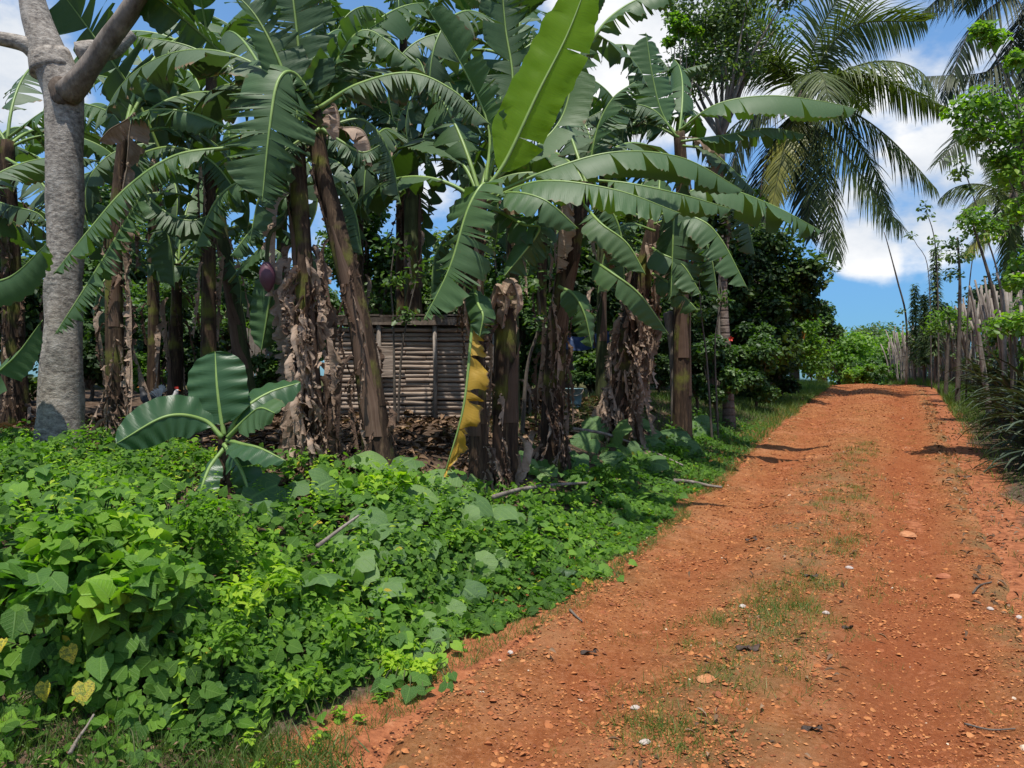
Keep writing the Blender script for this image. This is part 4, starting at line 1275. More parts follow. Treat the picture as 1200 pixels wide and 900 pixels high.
# bushes
BUSH = [
    ('shrub', 'dark glossy shrub hugging the ringed palm trunk', 838, 13.4, 375, 34, 'crown_mid', 5500, .08, 488),
    ('shrub', 'dense dark green shrub on the verge right of the palm trunk', 885, 16.5, 360, 40, 'crown_mid', 8000, .085, 482),
    ('shrub', 'dark shrub where the verge grass narrows under the palm', 915, 19.5, 378, 34, 'crown_dark', 6000, .09, 472),
    ('shrub', 'dark leafy shrub between the cut post and the ringed trunk', 815, 14.0, 375, 26, 'crown_dark', 4000, .08, 480),
    ('shrub', 'green shrub behind the verge below the sunny shrubby tree', 905, 23, 392, 30, 'crown_mid', 4500, .1, 466),
    ('shrub', 'low clipped bush behind the dry skirt of leaves', 770, 16, 400, 40, 'crown_mid', 4000, .09, 462),
    ('shrub', 'low green bush behind the shaggy stem', 690, 16, 408, 32, 'crown_mid', 3000, .09, 460),
    ('shrub', 'bright lime shrub at the foot of the far trees by the track', 950, 30, 400, 26, 'crown_lime', 3500, .1, 452),
    ('shrub', 'yellow-green bush in the gap beside the small white hen', 168, 14.5, 415, 22, 'crown_lime', 2200, .09, 480),
    ('shrub', 'low green bush past the crest near the end of the stakes', 1022, 37, 418, 32, 'crown_mid', 4000, .12, 480),
    ('shrub', 'small lime bush past the crest touching the far stakes', 1048, 35, 424, 24, 'crown_lime', 3000, .11, 475),
    ('shrub', 'tall lime bush low in the gap where the track disappears', 1003, 33, 425, 34, 'crown_lime', 3500, .12, 462),
    ('shrub', 'dark bush at the left edge under the dry banana leaves', 30, 12, 420, 50, 'crown_dark', 3500, .1, 500),
    ('shrub', 'dark undergrowth shrub between the pale trunk and the stem with the folded dry leaf', 105, 12.5, 375, 40, 'crown_dark', 4000, .09, 500),
    ('shrub', 'leafy undergrowth shrub left of the column of dry leaves', 318, 12.4, 395, 30, 'crown_mid', 3000, .08, 490),
    ('shrub', 'tall dark undergrowth shrub behind the slender dry stem', 205, 15.5, 330, 50, 'crown_dark', 6000, .11, 480),
    ('shrub', 'dark undergrowth shrub between the short stem and the shaggy stem', 618, 11.2, 372, 24, 'crown_dark', 3000, .08, 490),
    ('shrub', 'tall dark undergrowth shrub behind the shaggy stem', 690, 17, 320, 46, 'crown_dark', 6000, .11, 470),
    ('shrub', 'dark undergrowth shrub against the board fence', 335, 14.6, 350, 36, 'crown_dark', 4000, .1, 420),
    ('shrub', 'tall dark undergrowth shrub left of the cut post', 752, 13.4, 350, 36, 'crown_dark', 5000, .1, 470),
    ('shrub', 'dark bush behind the young banana plant', 235, 14, 400, 45, 'crown_dark', 4000, .1, 480),
]
for k, (nm, lab, px, d, top, rp, mt, nl, sz, bot) in enumerate(BUSH):
    tree(nm, lab, px, d, top, rp, mt, 'shrub', nl, sz, bot, .035, 500 + k, 12)
# airy tree over the palm (fine leaves, thin forking limbs)
tree('tree', 'airy tree with fine hanging leaves in front of the coconut palm crown', 845, 16.0, -70, 105, 'crown_grey', 'tree', 9000, .085, 120, .11, 600, 26, 'bark_grey', spread=.36)
tree('tree', 'small-leaved tree top beside the upright pale banana leaf', 800, 15.5, 5, 28, 'crown_lime', 'tree', 1600, .09, 120, .05, 601, 9, 'bark_grey')


def twig_plant(name, label, cat, pts, r, clusters, mat, leafsize, seed, bark='twig', group=None, tpl=OVALS, nleaf=60, extra=()):
    rng = np.random.default_rng(seed)
    b = np.asarray(pts[0], float)
    root = thing(name, label, cat, b, group)
    P, L = spline(pts, 24)
    mb = MB(); tube(mb, P - b, np.linspace(r, r * .35, 24), 8, .12, seed, True, None, .08)
    for e in extra:
        Pe, _ = spline(e[0], 12)
        tube(mb, Pe - b, np.linspace(e[1], e[1] * .3, 12), 6)
    ob('trunk', mb.mesh('trunk', M[bark]), root)
    if clusters:
        mb = MB()
        for c, rad in clusters:
            leaf_cloud(mb, [np.asarray(c) - b], [rad], nleaf, leafsize, rng, tpl, .7)
        ob('crown', mb.mesh('crown', M[mat]), root)
    return root


# ------------------------------------------------------------------ palms
def frond(P, L, rng, ll=.75, n=58, droop=.8, wd=.015, nh=(0, 0, 1)):
    T, N, S = frames(P, nh)
    tt = np.linspace(0, 1, len(P))
    mb = MB()
    for side in (1, -1):
        for i in range(n):
            f = .13 + .87 * (i + rng.random() * .5) / n
            p = np.array([np.interp(f, tt, P[:, k]) for k in range(3)])
            t = nrmz(np.array([np.interp(f, tt, T[:, k]) for k in range(3)]))
            s = nrmz(np.array([np.interp(f, tt, S[:, k]) for k in range(3)]))
            nn = nrmz(np.array([np.interp(f, tt, N[:, k]) for k in range(3)]))
            l = ll * (np.sin(pi * min(1, f * .85 + .12)) ** .6) * (.85 + .3 * rng.random())
            a = rng.normal(.1, .12)
            d0 = nrmz(side * s * .85 + t * (.45 + .3 * f) - nn * a)
            g = droop * (.6 + .8 * rng.random())
            pts = [p]
            cur = d0.copy()
            for k in range(4):
                cur = nrmz(cur + np.array([0, 0, -g * .33]))
                pts.append(pts[-1] + cur * l / 4)
            pts = np.array(pts)
            ax = nrmz(np.cross(cur, side * nn + .001))
            wv = nrmz(t - t.dot(d0) * d0) * wd
            prof = np.array([.7, 1, .9, .6, .06])[:, None]
            V = np.vstack([pts - wv * prof, pts + wv * prof])
            Q = [[k, k + 1, k + 6, k + 5] for k in range(4)]
            mb.add(V, Q, None, np.zeros((10, 2)), np.clip(rng.random() * .8 + (.2 if rng.random() < .1 else 0), 0, 1))
    return mb


def palm(label, base, crown, lean, r0, r1, fronds, seed, mat='palm', nrand=0, fl=3.2, k_=1.0):
    rng = np.random.default_rng(seed)
    root = thing('coconut_palm', label, 'palm tree', base)
    P, L = spline([base, *lean, crown], 60)
    R = np.linspace(r0, r1, 60) * (1 + .35 * np.exp(-np.linspace(0, 14, 60))) * (1 + .05 * (np.arange(60) % 2))
    ob('trunk', tube(MB(), P - base, R, 16, 0, seed, True, None, .05).mesh('trunk', M['palm_trunk']), root)
    mb = MB()
    tube(mb, np.array([[0, 0, -.5], [0, 0, 0], [0, 0, .5]]) + crown - base, [r1 * 1.1, r1 * 1.7, r1 * .6], 10, .3, seed)
    ob('crownshaft', mb.mesh('crownshaft', M['bark']), root)
    for k, (pts, mt, ll, dr) in enumerate(fronds):
        P, L = spline(pts, 30)
        o = ob('frond', frond(P, L, rng, ll * k_, 92, dr, .013 * k_).mesh('frond', M[mt], False, off=base), root)
        T, N, S = frames(P)
        ob('rachis', tube(MB(), P, np.linspace(.035, .006, 30), 6).mesh('rachis', M['stem_green' if mt != 'palm_dark' else 'bark'], off=base), o)
    for k in range(nrand):
        az = 2.4 * k + seed; el = 1.25 - 1.6 * ((k * .618) % 1)
        p = crown.copy(); pts = [p.copy()]
        e = el
        for i in range(6):
            p = p + fl / 6 * np.array([cos(az) * cos(e), sin(az) * cos(e), sin(e)]); pts.append(p.copy()); e -= .22 + .05 * i
        P, L = spline(pts, 26)
        o = ob('frond', frond(P, L, rng, .75 * k_, 70, .8, .013 * k_).mesh('frond', M[mat], False, off=base), root)
        ob('rachis', tube(MB(), P, np.linspace(.035, .006, 26), 6).mesh('rachis', M['stem_green'], off=base), o)
    return root


PD = 21.0
cr = P3(938, 120, PD + .6)
pb = base_at(880, 20.5)


def fp(*px, d=PD): return [cr] + [P3(q[0], q[1], d + (q[2] if len(q) > 2 else 0)) for q in px]


palm('coconut palm with arching fronds above the track, its trunk lost in dark foliage', pb, cr, [P3(884, 400, 20.5), P3(895, 300, 20.6), P3(915, 200, 20.9)], .17, .13, [
    (fp((975, 92), (1030, 92), (1108, 128, -.4)), 'palm', .62, .9),
    (fp((985, 125), (1040, 160, -.3), (1098, 222, -.6)), 'palm', .75, .8),
    (fp((965, 150), (1005, 200, -.4), (1058, 268, -.6)), 'palm', .85, .7),
    (fp((958, 150), (968, 215, -.5), (982, 305, -.7)), 'palm', .7, .9),
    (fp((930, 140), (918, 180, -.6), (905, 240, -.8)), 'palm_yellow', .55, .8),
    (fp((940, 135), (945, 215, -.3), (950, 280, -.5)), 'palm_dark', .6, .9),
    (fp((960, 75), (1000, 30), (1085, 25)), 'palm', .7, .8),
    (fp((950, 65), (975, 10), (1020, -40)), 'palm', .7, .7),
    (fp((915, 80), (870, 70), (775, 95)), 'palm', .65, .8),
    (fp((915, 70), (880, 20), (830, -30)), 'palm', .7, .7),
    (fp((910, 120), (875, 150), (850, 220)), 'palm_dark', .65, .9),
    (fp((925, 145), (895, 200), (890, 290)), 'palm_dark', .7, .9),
    (fp((975, 130, .5), (1020, 190, .8), (1045, 260, 1)), 'palm', .7, .8),
], 21, 'palm', 5, 4.2, 1.7)

twig_plant('tree', 'slender ringed brown trunk standing among dark shrubs left of the verge', 'tree', [base_at(855, 13.6), P3(850, 400, 13.6), P3(848, 330, 13.6), P3(854, 250, 13.6)], .12,
           [(P3(850, 262, 13.7), .6), (P3(862, 238, 13.8), .55), (P3(838, 245, 13.8), .5), (P3(850, 225, 13.9), .5)], 'crown_dark', .11, 640, 'palm_trunk', None, OVAL, 420)

# palm whose crown hangs in from the upper right
c2 = P3(1240, -40, 26)
cr = c2
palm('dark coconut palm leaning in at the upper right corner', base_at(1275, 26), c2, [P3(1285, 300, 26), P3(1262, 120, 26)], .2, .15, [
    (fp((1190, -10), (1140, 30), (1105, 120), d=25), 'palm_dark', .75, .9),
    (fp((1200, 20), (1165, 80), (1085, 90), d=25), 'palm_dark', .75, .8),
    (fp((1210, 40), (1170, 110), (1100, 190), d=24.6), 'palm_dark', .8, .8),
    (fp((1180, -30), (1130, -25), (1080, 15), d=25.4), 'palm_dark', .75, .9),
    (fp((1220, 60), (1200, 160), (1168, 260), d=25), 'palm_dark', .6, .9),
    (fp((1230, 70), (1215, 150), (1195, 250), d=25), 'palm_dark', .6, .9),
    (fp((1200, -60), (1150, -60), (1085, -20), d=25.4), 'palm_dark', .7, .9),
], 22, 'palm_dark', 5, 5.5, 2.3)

# smaller palm behind the fence
c3 = P3(1188, 238, 24)
cr = c3
palm('small pale palm standing behind the stake fence at the right edge', base_at(1186, 24), c3, [P3(1184, 330, 24)], .15, .10, [
    (fp((1165, 228), (1140, 238), (1122, 256), d=23.6), 'palm', .6, .9),
    (fp((1170, 255), (1150, 275), (1130, 300), d=23.5), 'palm_yellow', .6, .9),
    (fp((1185, 260), (1182, 300), (1180, 345), d=23.6), 'palm', .5, .9),
    (fp((1205, 230), (1225, 240), (1245, 265), d=24), 'palm', .6, .9),
    (fp((1180, 210), (1170, 190), (1150, 185), d=24.3), 'palm', .6, .9),
    (fp((1192, 262), (1200, 300), (1205, 340), d=24), 'palm', .5, .9),
], 23, 'palm', 4, 2.4, 1.3)


# ------------------------------------------------------------------ stake fence on the right
fx = [(8.0, 6.65), (11, 8.05), (13.5, 9.15), (17.5, 11.05), (21, 12.7), (24, 13.95), (28, 15.3), (32, 16.5), (37, 18.1)]
FYs = np.array([a for a, b in fx]); FXs = np.array([b for a, b in fx])
fence = thing('stake_fence', 'fence of close-set weathered grey stakes running along the right of the track', 'fence', (FXs[0], FYs[0], gz(FXs[0], FYs[0])))
fo = np.array(fence.location)
stv = []
for v in range(10):
    rng = np.random.default_rng(700 + v)
    pts = [(0, 0, -.15), (rng.normal(0, .02), rng.normal(0, .02), .6), (rng.normal(0, .035), rng.normal(0, .03), 1.2), (rng.normal(0, .06), rng.normal(0, .04), 1.9 + .35 * rng.random())]
    mb = MB(); tube(mb, spline(pts, 6)[0], np.linspace(.034, .022, 6) * (.8 + .5 * rng.random()), 6, .15, v)
    stv.append(mb.mesh('stake', M['stake']))
rng = np.random.default_rng(77)
yy = 8.0; cnt = 0
while yy < 36.5 and cnt < 298:
    x = np.interp(yy, FYs, FXs) + rng.normal(0, .05)
    o = ob('stake', stv[rng.integers(0, 10)], fence, (x - fo[0], yy - fo[1], gz(x, yy) - fo[2]))
    sc_ = (.85 + .4 * rng.random()) * (1.0 + .12 * (16 < yy < 24))
    o.rotation_euler = (rng.normal(0, .07), rng.normal(-.04, .10) - (.2 if rng.random() < .15 else 0), rng.random() * 6)
    o.scale = (1 + .4 * rng.random(), 1 + .4 * rng.random(), sc_)
    yy += .05 + .07 * rng.random() + .0012 * yy; cnt += 1
for py_z in (.55, 1.15):
    pts = [(x - fo[0] - .05, y - fo[1], gz(x, y) + py_z - fo[2]) for y, x in fx]
    ob('rail', tube(MB(), spline(pts, 60)[0], .018, 6).mesh('rail', M['twig']), fence)


# living posts, sprouts and saplings in the fence
def onf(px, d):      # a foot of ground under a pixel column
    return base_at(px, d)


# right-hand tree with lime sprays
b = onf(1212, 10.5)
q = lambda px, py, d=10.5: P3(px, py, d)
cl = [(q(1125, 130), .26), (q(1148, 118), .28), (q(1172, 125), .30), (q(1140, 155), .24), (q(1165, 160), .30), (q(1190, 150), .3), (q(1185, 205), .28), (q(1150, 35), .16), (q(1165, 45), .18),
      (q(1190, 70), .16), (q(1195, 245), .25), (q(1205, 180), .35), (q(1175, 185), .2), (q(1215, 130), .4), (q(1210, 300), .3), (q(1195, 330), .22), (q(1212, 380), .22)]
ex = [([q(1206, 260), q(1195, 180), q(1172, 128)], .03), ([q(1206, 230), q(1185, 190), q(1145, 150)], .022), ([q(1204, 200), q(1190, 120), q(1155, 40)], .02), ([q(1208, 280), q(1190, 230), q(1180, 205)], .018), ([q(1210, 320), q(1195, 325)], .015), ([q(1172, 150), q(1150, 135), q(1125, 128)], .012)]
twig_plant('tree', 'slender tree with lime-green leaf sprays at the right edge', 'tree', [b, q(1212, 330), q(1204, 200), q(1212, 60)], .055, cl, 'crown_lime', .085, 801, 'bark_grey', None, OVAL, 170, ex)
tree('tree', 'leafy tree crowding the fence at the right edge', 1236, 13.0, 110, 40, 'crown_lime', 'tree', 2200, .085, 320, .06, 810, 14, 'bark_grey')

# leaning live posts
POSTS = [((1122, 18.5), [(1125, 340), (1122, 278)], .06, 'thick dark upright post sprouting small leaves in the stake fence', [(1118, 285), (1126, 300), (1116, 320)], 'crown_mid'),
         ((1186, 14.5), [(1165, 350), (1140, 262)], .055, 'dark post leaning left with a leafy top above the stake fence', [(1132, 262), (1150, 258), (1160, 275), (1140, 250), (1170, 262)], 'crown_lime'),
         ((1160, 15.5), [(1145, 380), (1136, 335)], .065, 'stout pale post leaning left, its cut top above the stakes', [], 'crown_mid'),
         ((1178, 14.0), [(1176, 360), (1168, 320)], .055, 'stout grey post with a blunt top near the small palm', [], 'crown_mid'),
         ((1108, 21), [(1112, 380), (1110, 360)], .06, 'post crowned by a low tuft of fresh green leaves', [(1098, 372), (1110, 366), (1122, 372), (1105, 385), (1092, 384), (1130, 380)], 'crown_lime'),
         ((1190, 12.5), [(1186, 400), (1184, 372)], .06, 'post under a spray of bright leaves over the spiky plants', [(1180, 378), (1192, 376), (1200, 382), (1170, 385)], 'crown_lime')]
for k, ((px, d), ups, r, lab, cls, mt) in enumerate(POSTS):
    pts = [onf(px, d)] + [P3(u[0], u[1], d) for u in ups]
    twig_plant('live_post', lab, 'fence post', pts, r, [(P3(c[0], c[1], d), .28) for c in cls], mt, .085, 820 + k, 'stake' if k in (2, 3) else 'twig', 'living posts in the stake fence', OVAL, 110)

FV = [('leafy creeper sprawling over the stakes beside the dark upright post', 18.5, 'crown_mid'), ('grey-green creeper on the stakes near the columnar plants', 23.5, 'crown_grey'), ('lime creeper hanging on the stakes at the right edge', 13.6, 'crown_lime'), ('dark creeper matted on the stakes behind the spiky plants', 15.8, 'crown_mid')]
for k, (lab, yc, mt) in enumerate(FV):
    xc = float(np.interp(yc, FYs, FXs))
    b = np.array([xc, yc, gz(xc, yc)])
    rng = np.random.default_rng(870 + k)
    cl = []
    for i in range(16):
        yy_ = yc + rng.normal(0, 1.1); xx_ = float(np.interp(yy_, FYs, FXs)) - .08
        cl.append(((xx_, yy_, gz(xx_, yy_) + rng.uniform(.5, 2.1)), rng.uniform(.16, .34)))
    twig_plant('creeper', lab, 'creeper', [b, b + [.05, .02, .6], b + [-.02, .1, 1.3], b + [.05, .3, 1.9]], .02, cl, mt, .085, 875 + k, 'twig', 'creepers on the stake fence', OVAL, 70)

# columnar plants with whorled leaves
COLS = [((1096, 25), 292, 'taller columnar plant of whorled narrow leaves above the fence'), ((1072, 29), 335, 'shorter columnar plant of whorled narrow leaves at the far fence'), ((1083, 27), 345, 'columnar plant of whorled leaves between two like it')]
for k, ((px, d), top, lab) in enumerate(COLS):
    b = onf(px, d); t = P3(px, top, d)
    root = thing('columnar_plant', lab, 'plant', b, 'columnar plants by the fence')
    mb = MB(); tube(mb, spline([b - b, (t - b) * .5 + [.04, 0, 0], t - b], 14)[0], np.linspace(.05, .015, 14), 7)
    ob('stem', mb.mesh('stem', M['twig']), root)
    rng = np.random.default_rng(850 + k)
    n = 900
    f = rng.random(n); H = (t - b)[2]
    zz = .25 * H + f * .75 * H
    zz = np.round(zz / .15) * .15 + rng.normal(0, .035, n)
    az = rng.random(n) * 6.28
    nr = np.stack([np.cos(az) * .55, np.sin(az) * .55, np.full(n, .8)], 1)
    pos = np.stack([(t - b)[0] * zz / H + .02 * np.cos(az), .02 * np.sin(az), zz], 1)
    ends = np.stack([np.cos(az), np.sin(az), -.45 + 0 * az], 1)
    mb = MB()
    for i in range(n):
        l = (.36 - .16 * f[i]) * (.7 + .6 * rng.random())
        p0 = pos[i]; dr = nrmz(ends[i] + rng.normal(0, .12, 3)); sd_ = np.array([-sin(az[i]), cos(az[i]), 0]) * .03
        V = [p0 - sd_ * .5, p0 + sd_ * .5, p0 + dr * l * .5 + sd_ + [0, 0, .04], p0 + dr * l * .5 - sd_ + [0, 0, .04], p0 + dr * l]
        mb.add(V, [[0, 1, 2, 3]], [[3, 2, 4]], None, rng.random())
    ob('foliage', mb.mesh('foliage', M['crown_grey']), root)

# wispy stems against the sky
def wisp(label, pts, r, tuft, seed, ls=.11):
    P = [np.asarray(p, float) for p in pts]
    cl = [(P3(*t[:3]), t[3]) for t in tuft]
    return twig_plant('sapling', label, 'sapling', P, r, cl, 'crown_grey', ls, seed, 'twig', None, OVAL, 26)


wisp('bare dark stem rising in a bend by the far end of the fence', [onf(1062, 27), P3(1062, 375, 27), P3(1052, 330, 27), P3(1040, 285, 27), P3(1036, 272, 27)], .045, [(1058, 385, 27, .3), (1066, 400, 27, .35), (1056, 365, 27, .2)], 861)
wisp('thin sapling with a dark leaf tuft against the white cloud', [onf(1172, 17), P3(1172, 340, 17), P3(1150, 260, 17), P3(1134, 210, 17), P3(1124, 185, 17)], .03, [(1122, 190, 17, .25), (1118, 205, 17, .22), (1128, 200, 17, .2), (1135, 222, 17, .12)], 862, .13)
wisp('thin sapling with a leaf tuft above the columnar plant', [onf(1100, 22), P3(1099, 340, 22), P3(1095, 280, 22), P3(1086, 248, 22)], .03, [(1082, 242, 22, .25), (1086, 254, 22, .25), (1096, 282, 22, .2), (1100, 296, 22, .25)], 863, .12)
wisp('hair-thin leaning sapling left of the columnar plant', [onf(1092, 24), P3(1088, 320, 24), P3(1075, 288, 24), P3(1066, 274, 24)], .022, [(1067, 276, 24, .16)], 864)
wisp('thin leafy sapling beside the dark upright post', [onf(1132, 19), P3(1135, 350, 19), P3(1142, 290, 19), P3(1150, 262, 19)], .025, [(1140, 272, 19, .3), (1150, 265, 19, .25), (1110, 302, 19, .2), (1136, 300, 19, .25)], 865)

# spiky hedge plants
SP = [(1180, 14.6), (1196, 12.8), (1166, 16.6), (1212, 11.2), (1226, 10.0), (1188, 13.7), (1205, 12.0), (1220, 10.6), (1158, 18.6), (1240, 9.4)]
SPL = ['spiky-leaved plant at the far end of the row on the right verge', 'large spiky-leaved plant in mid row leaning over the verge', 'small spiky-leaved plant next to the green grass patch', 'spiky-leaved plant at the right edge with long arching blades',
       'spiky-leaved plant cut by the right edge', 'spiky-leaved plant in front of the pale leaning post', 'spiky-leaved plant overhanging bare brown litter', 'spiky-leaved plant low at the right edge above the road shade', 'spiky-leaved plant against the fence foot past the grass', 'spiky-leaved plant mostly outside the right edge']
for k, ((px, d), lab) in enumerate(zip(SP, SPL)):
    b = onf(px, d)
    b[0] = min(b[0], np.interp(d, FYs, FXs) - .3); b[2] = gz(b[0], d) - .03
    root = thing('spiky_plant', lab, 'plant', b, 'spiky plants along the fence')
    rng = np.random.default_rng(880 + k)
    for i in range(54):
        az = rng.random() * 6.28; el = .1 + 1.25 * rng.random(); L = .5 + .5 * rng.random()
        pts = []; p = np.array([rng.normal(0, .06), rng.normal(0, .06), .05 + .75 * rng.random()]); e = el
        for s in range(6):
            pts.append(p.copy()); p = p + L / 5 * np.array([cos(az) * cos(e), sin(az) * cos(e), sin(e)]); e -= .16 + .06 * s
        pts = np.array(pts); sdv = np.array([-sin(az), cos(az), 0]); wd = np.array([.034, .040, .037, .030, .018, .003])[:, None]
        V = np.vstack([pts - sdv * wd + [0, 0, .012], pts, pts + sdv * wd + [0, 0, .012]])
        Q = [[s, s + 1, s + 7, s + 6] for s in range(5)] + [[s + 6, s + 7, s + 13, s + 12] for s in range(5)]
        ob('leaf', MB().add(V, Q, None, None, rng.random()).mesh('leaf', M['spiky']), root)


# ------------------------------------------------------------------ shack, fence boards, post
sx0, sx1, sy_ = -2.62, -.22, 11.0
zb = gz(-1.4, 11) - .05
shack = thing('plank_shack', 'low shack of horizontal weathered slats behind the banana stems', 'shack', (-1.4, sy_, zb))
so_ = np.array([-1.4, sy_, zb])
rng = np.random.default_rng(9)
ztop = 2.46
nrow = 20
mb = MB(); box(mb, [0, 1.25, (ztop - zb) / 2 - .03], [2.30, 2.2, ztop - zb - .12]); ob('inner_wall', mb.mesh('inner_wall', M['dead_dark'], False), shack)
hgt = (ztop - zb - .1) / nrow
for r in range(nrow):
    cuts = [sx0, -1.90 + rng.normal(0, .02), -1.15 + rng.normal(0, .03), sx1] if r % 2 else [sx0, -1.55 + rng.normal(0, .03), sx1]
    for a, b2_ in zip(cuts[:-1], cuts[1:]):
        mb = MB()
        P, _ = spline([[a + .006, 0, 0], [(a + b2_) / 2, rng.normal(0, .006), rng.normal(0, .006)], [b2_ - .006, 0, rng.normal(0, .006)]], 6)
        P = P + np.array([0, -.02 + rng.normal(0, .006), zb + .04 + (r + .5) * hgt]) + [0, sy_ + .10, 0]
        tube(mb, P - so_, hgt * (.47 + .05 * rng.random()), 8, .08, r)
        ob('slat', mb.mesh('slat', M['plank']), shack)
for x in (sx0 + .03, -1.9, -1.1, sx1 - .03):
    mb = MB(); tube(mb, np.array([[x, sy_ + .01, zb - .1], [x + .01, sy_ + .01, zb + .7], [x, sy_ + .01, ztop]]) - so_, .032, 8, .1, 4); ob('post', mb.mesh('post', M['stake']), shack)
mb = MB(); box(mb, [-.46, -.015, 1.86 + .06 - zb], [.34, .03, .44], 0, .5); ob('window_board', mb.mesh('window_board', M['plank'], False), shack)
mb = MB(); box(mb, [0, 0, ztop - zb + .03], [2.6, .09, .1], 0, .5, 0, .02); ob('eave_beam', mb.mesh('eave_beam', M['bark'], False), shack)
for i in range(9):
    mb = MB(); box(mb, [-1.28 + i * .32, 1.12, ztop - zb + .12 - .012 * (i % 2)], [.318, 2.3, .025], 0, .5, 0, .01); o = ob('roof_board', mb.mesh('roof_board', M['bark'], False), shack)

bf = thing('board_fence', 'short fence of upright grey boards left of the shack', 'fence', (P3(318, 450, 13.5)[0], 13.5, gz(P3(318, 450, 13.5)[0], 13.5)))
for i in range(11):
    x = (i - 5) * .115
    mb = MB(); box(mb, [x, .0, .5], [.10, .022, 1.35 + .1 * rng.random()], rng.normal(0, .05), .5, rng.normal(0, .02)); ob('board', mb.mesh('board', M['bark_grey'], False), bf)
mb = MB(); box(mb, [0, .03, .85], [1.3, .03, .06]); ob('rail', mb.mesh('rail', M['bark_grey'], False), bf)

b = base_at(795, 11.8)
post = thing('cut_post', 'grey cut tree post standing upright right of the dry skirt', 'post', b)
ob('trunk', tube(MB(), spline([b - b, P3(791, 420, 11.8) - b, P3(784, 366, 11.8) - b], 20)[0], np.linspace(.105, .085, 20), 14, .08, 5, True, None, .1).mesh('trunk', M['bark_grey']), post)

# thin stems in the middle distance
for k, (pp, r, lab) in enumerate([([(463, 470), (461, 380), (458, 330), (462, 290)], .022, 'thin dark sapling stem in front of the shack window board'),
                                  ([(466, 480), (470, 420), (478, 370), (490, 320)], .02, 'thin forked sapling stem right of the shack window board'),
                                  ([(835, 470), (828, 420), (822, 370), (818, 310)], .022, 'pale climbing stem beside the ringed palm trunk'),
                                  ([(842, 470), (838, 400), (846, 350), (838, 300)], .018, 'thin twisted stem close to the ringed palm trunk'),
                                  ([(612, 490), (618, 430), (632, 380), (630, 330)], .03, 'dark sapling between the short stem and the shaggy stem')]):
    d = (10.2, 10.2, 12.0, 12.2, 9.6)[k]
    pts = [base_at(pp[0][0], d)] + [P3(x, y, d) for x, y in pp[1:]]
    twig_plant('sapling', lab, 'sapling', pts, r, [(pts[-1], .3), (pts[-2], .2)], 'crown_mid', .08, 900 + k, 'twig', None, OVAL, 60)

# flowering bush specks, hens, tarp, bucket
def petals(label, px, py, d, mat, r, cat='flower', name='flower'):
    c = P3(px, py, d)
    root = thing(name, label, cat, c)
    for i in range(5):
        a = i * 1.2566 + .3
        V = [(0, 0, 0), (cos(a - .5) * r * .7, -.02, sin(a - .5) * r * .7), (cos(a) * r, -.03, sin(a) * r), (cos(a + .5) * r * .7, -.02, sin(a + .5) * r * .7)]
        ob('petal', mesh('petal', V, None, [[0, 1, 2], [0, 2, 3]], None, None, M[mat]), root)
    ob('stalk', tube(MB(), spline([(0, 0, 0), (.01, .05, -.05), (.02, .12, -.25)], 6)[0], .006, 5).mesh('stalk', M['stem_green']), root)
    return root


petals('red flower on the shrub at the ringed palm trunk', 856, 397, 12.9, 'red', .05)
for k, (px, py, d, r, lab) in enumerate([(936, 400, 26.3, .2, 'orange flower head on the sunny shrub at the rise'), (932, 406, 26.3, .16, 'smaller orange flower head low on the sunny shrub'), (940, 393, 26.3, .14, 'topmost orange flower head on the sunny shrub')]):
    petals(lab, px, py, d, 'orange', r)


def hen(label, px, d, mat, tailmat, s, flip):
    x = (px - 600) / F * d
    b = np.array([x, d, gz(x, d)])
    root = thing('hen', label, 'hen', b)
    P, _ = spline([(-.20, 0, .30), (-.12, 0, .24), (0, 0, .20), (.10, 0, .25), (.15, 0, .36), (.17, 0, .42), (.20, 0, .43)], 22)
    R = np.interp(np.linspace(0, 1, 22), [0, .15, .4, .6, .78, .9, 1], [.02, .07, .115, .09, .045, .042, .02])
    mb = MB(); tube(mb, P * [flip * s, s, s], R * s, 12); ob('body', mb.mesh('body', M[mat]), root)
    for k in range(5):
        a = .6 + .22 * k
        V = np.array([(-.14, .02 * (k - 2), .26), (-.16, .02 * (k - 2) + .02, .29), (-.14 - .22 * cos(a), .03 * (k - 2), .26 + .22 * sin(a)), (-.12 - .2 * cos(a + .2), .03 * (k - 2), .25 + .2 * sin(a + .2))]) * [flip * s, s, s]
        ob('tail_feather', mesh('tail_feather', V, [[0, 1, 2, 3]], None, None, None, M[tailmat]), root)
    for sy in (-.04, .04):
        mb = MB(); tube(mb, np.array([(.0, sy, .14), (.01, sy, .07), (.02, sy, .0)]) * [flip * s, s, s], .009 * s, 6)
        tube(mb, np.array([(.0, sy, .006), (.03, sy, .006), (.06, sy, .004)]) * [flip * s, s, s], .006 * s, 5); ob('leg', mb.mesh('leg', M['orange']), root)
    mb = MB(); box(mb, np.array([.165, 0, .475]) * [flip * s, s, s], np.array([.07, .012, .04]) * s); ob('comb', mb.mesh('comb', M['red'], False), root)
    mb = MB(); tube(mb, np.array([(.19, 0, .43), (.215, 0, .427), (.24, 0, .42)]) * [flip * s, s, s], np.array([.014, .009, .003]) * s, 6); ob('beak', mb.mesh('beak', M['orange']), root)


hen('white hen half hidden behind the young banana leaf', 196, 11.0, 'white', 'white', .8, 1)
hen('black and white hen left of the white one', 177, 11.3, 'black', 'white', .85, -1)

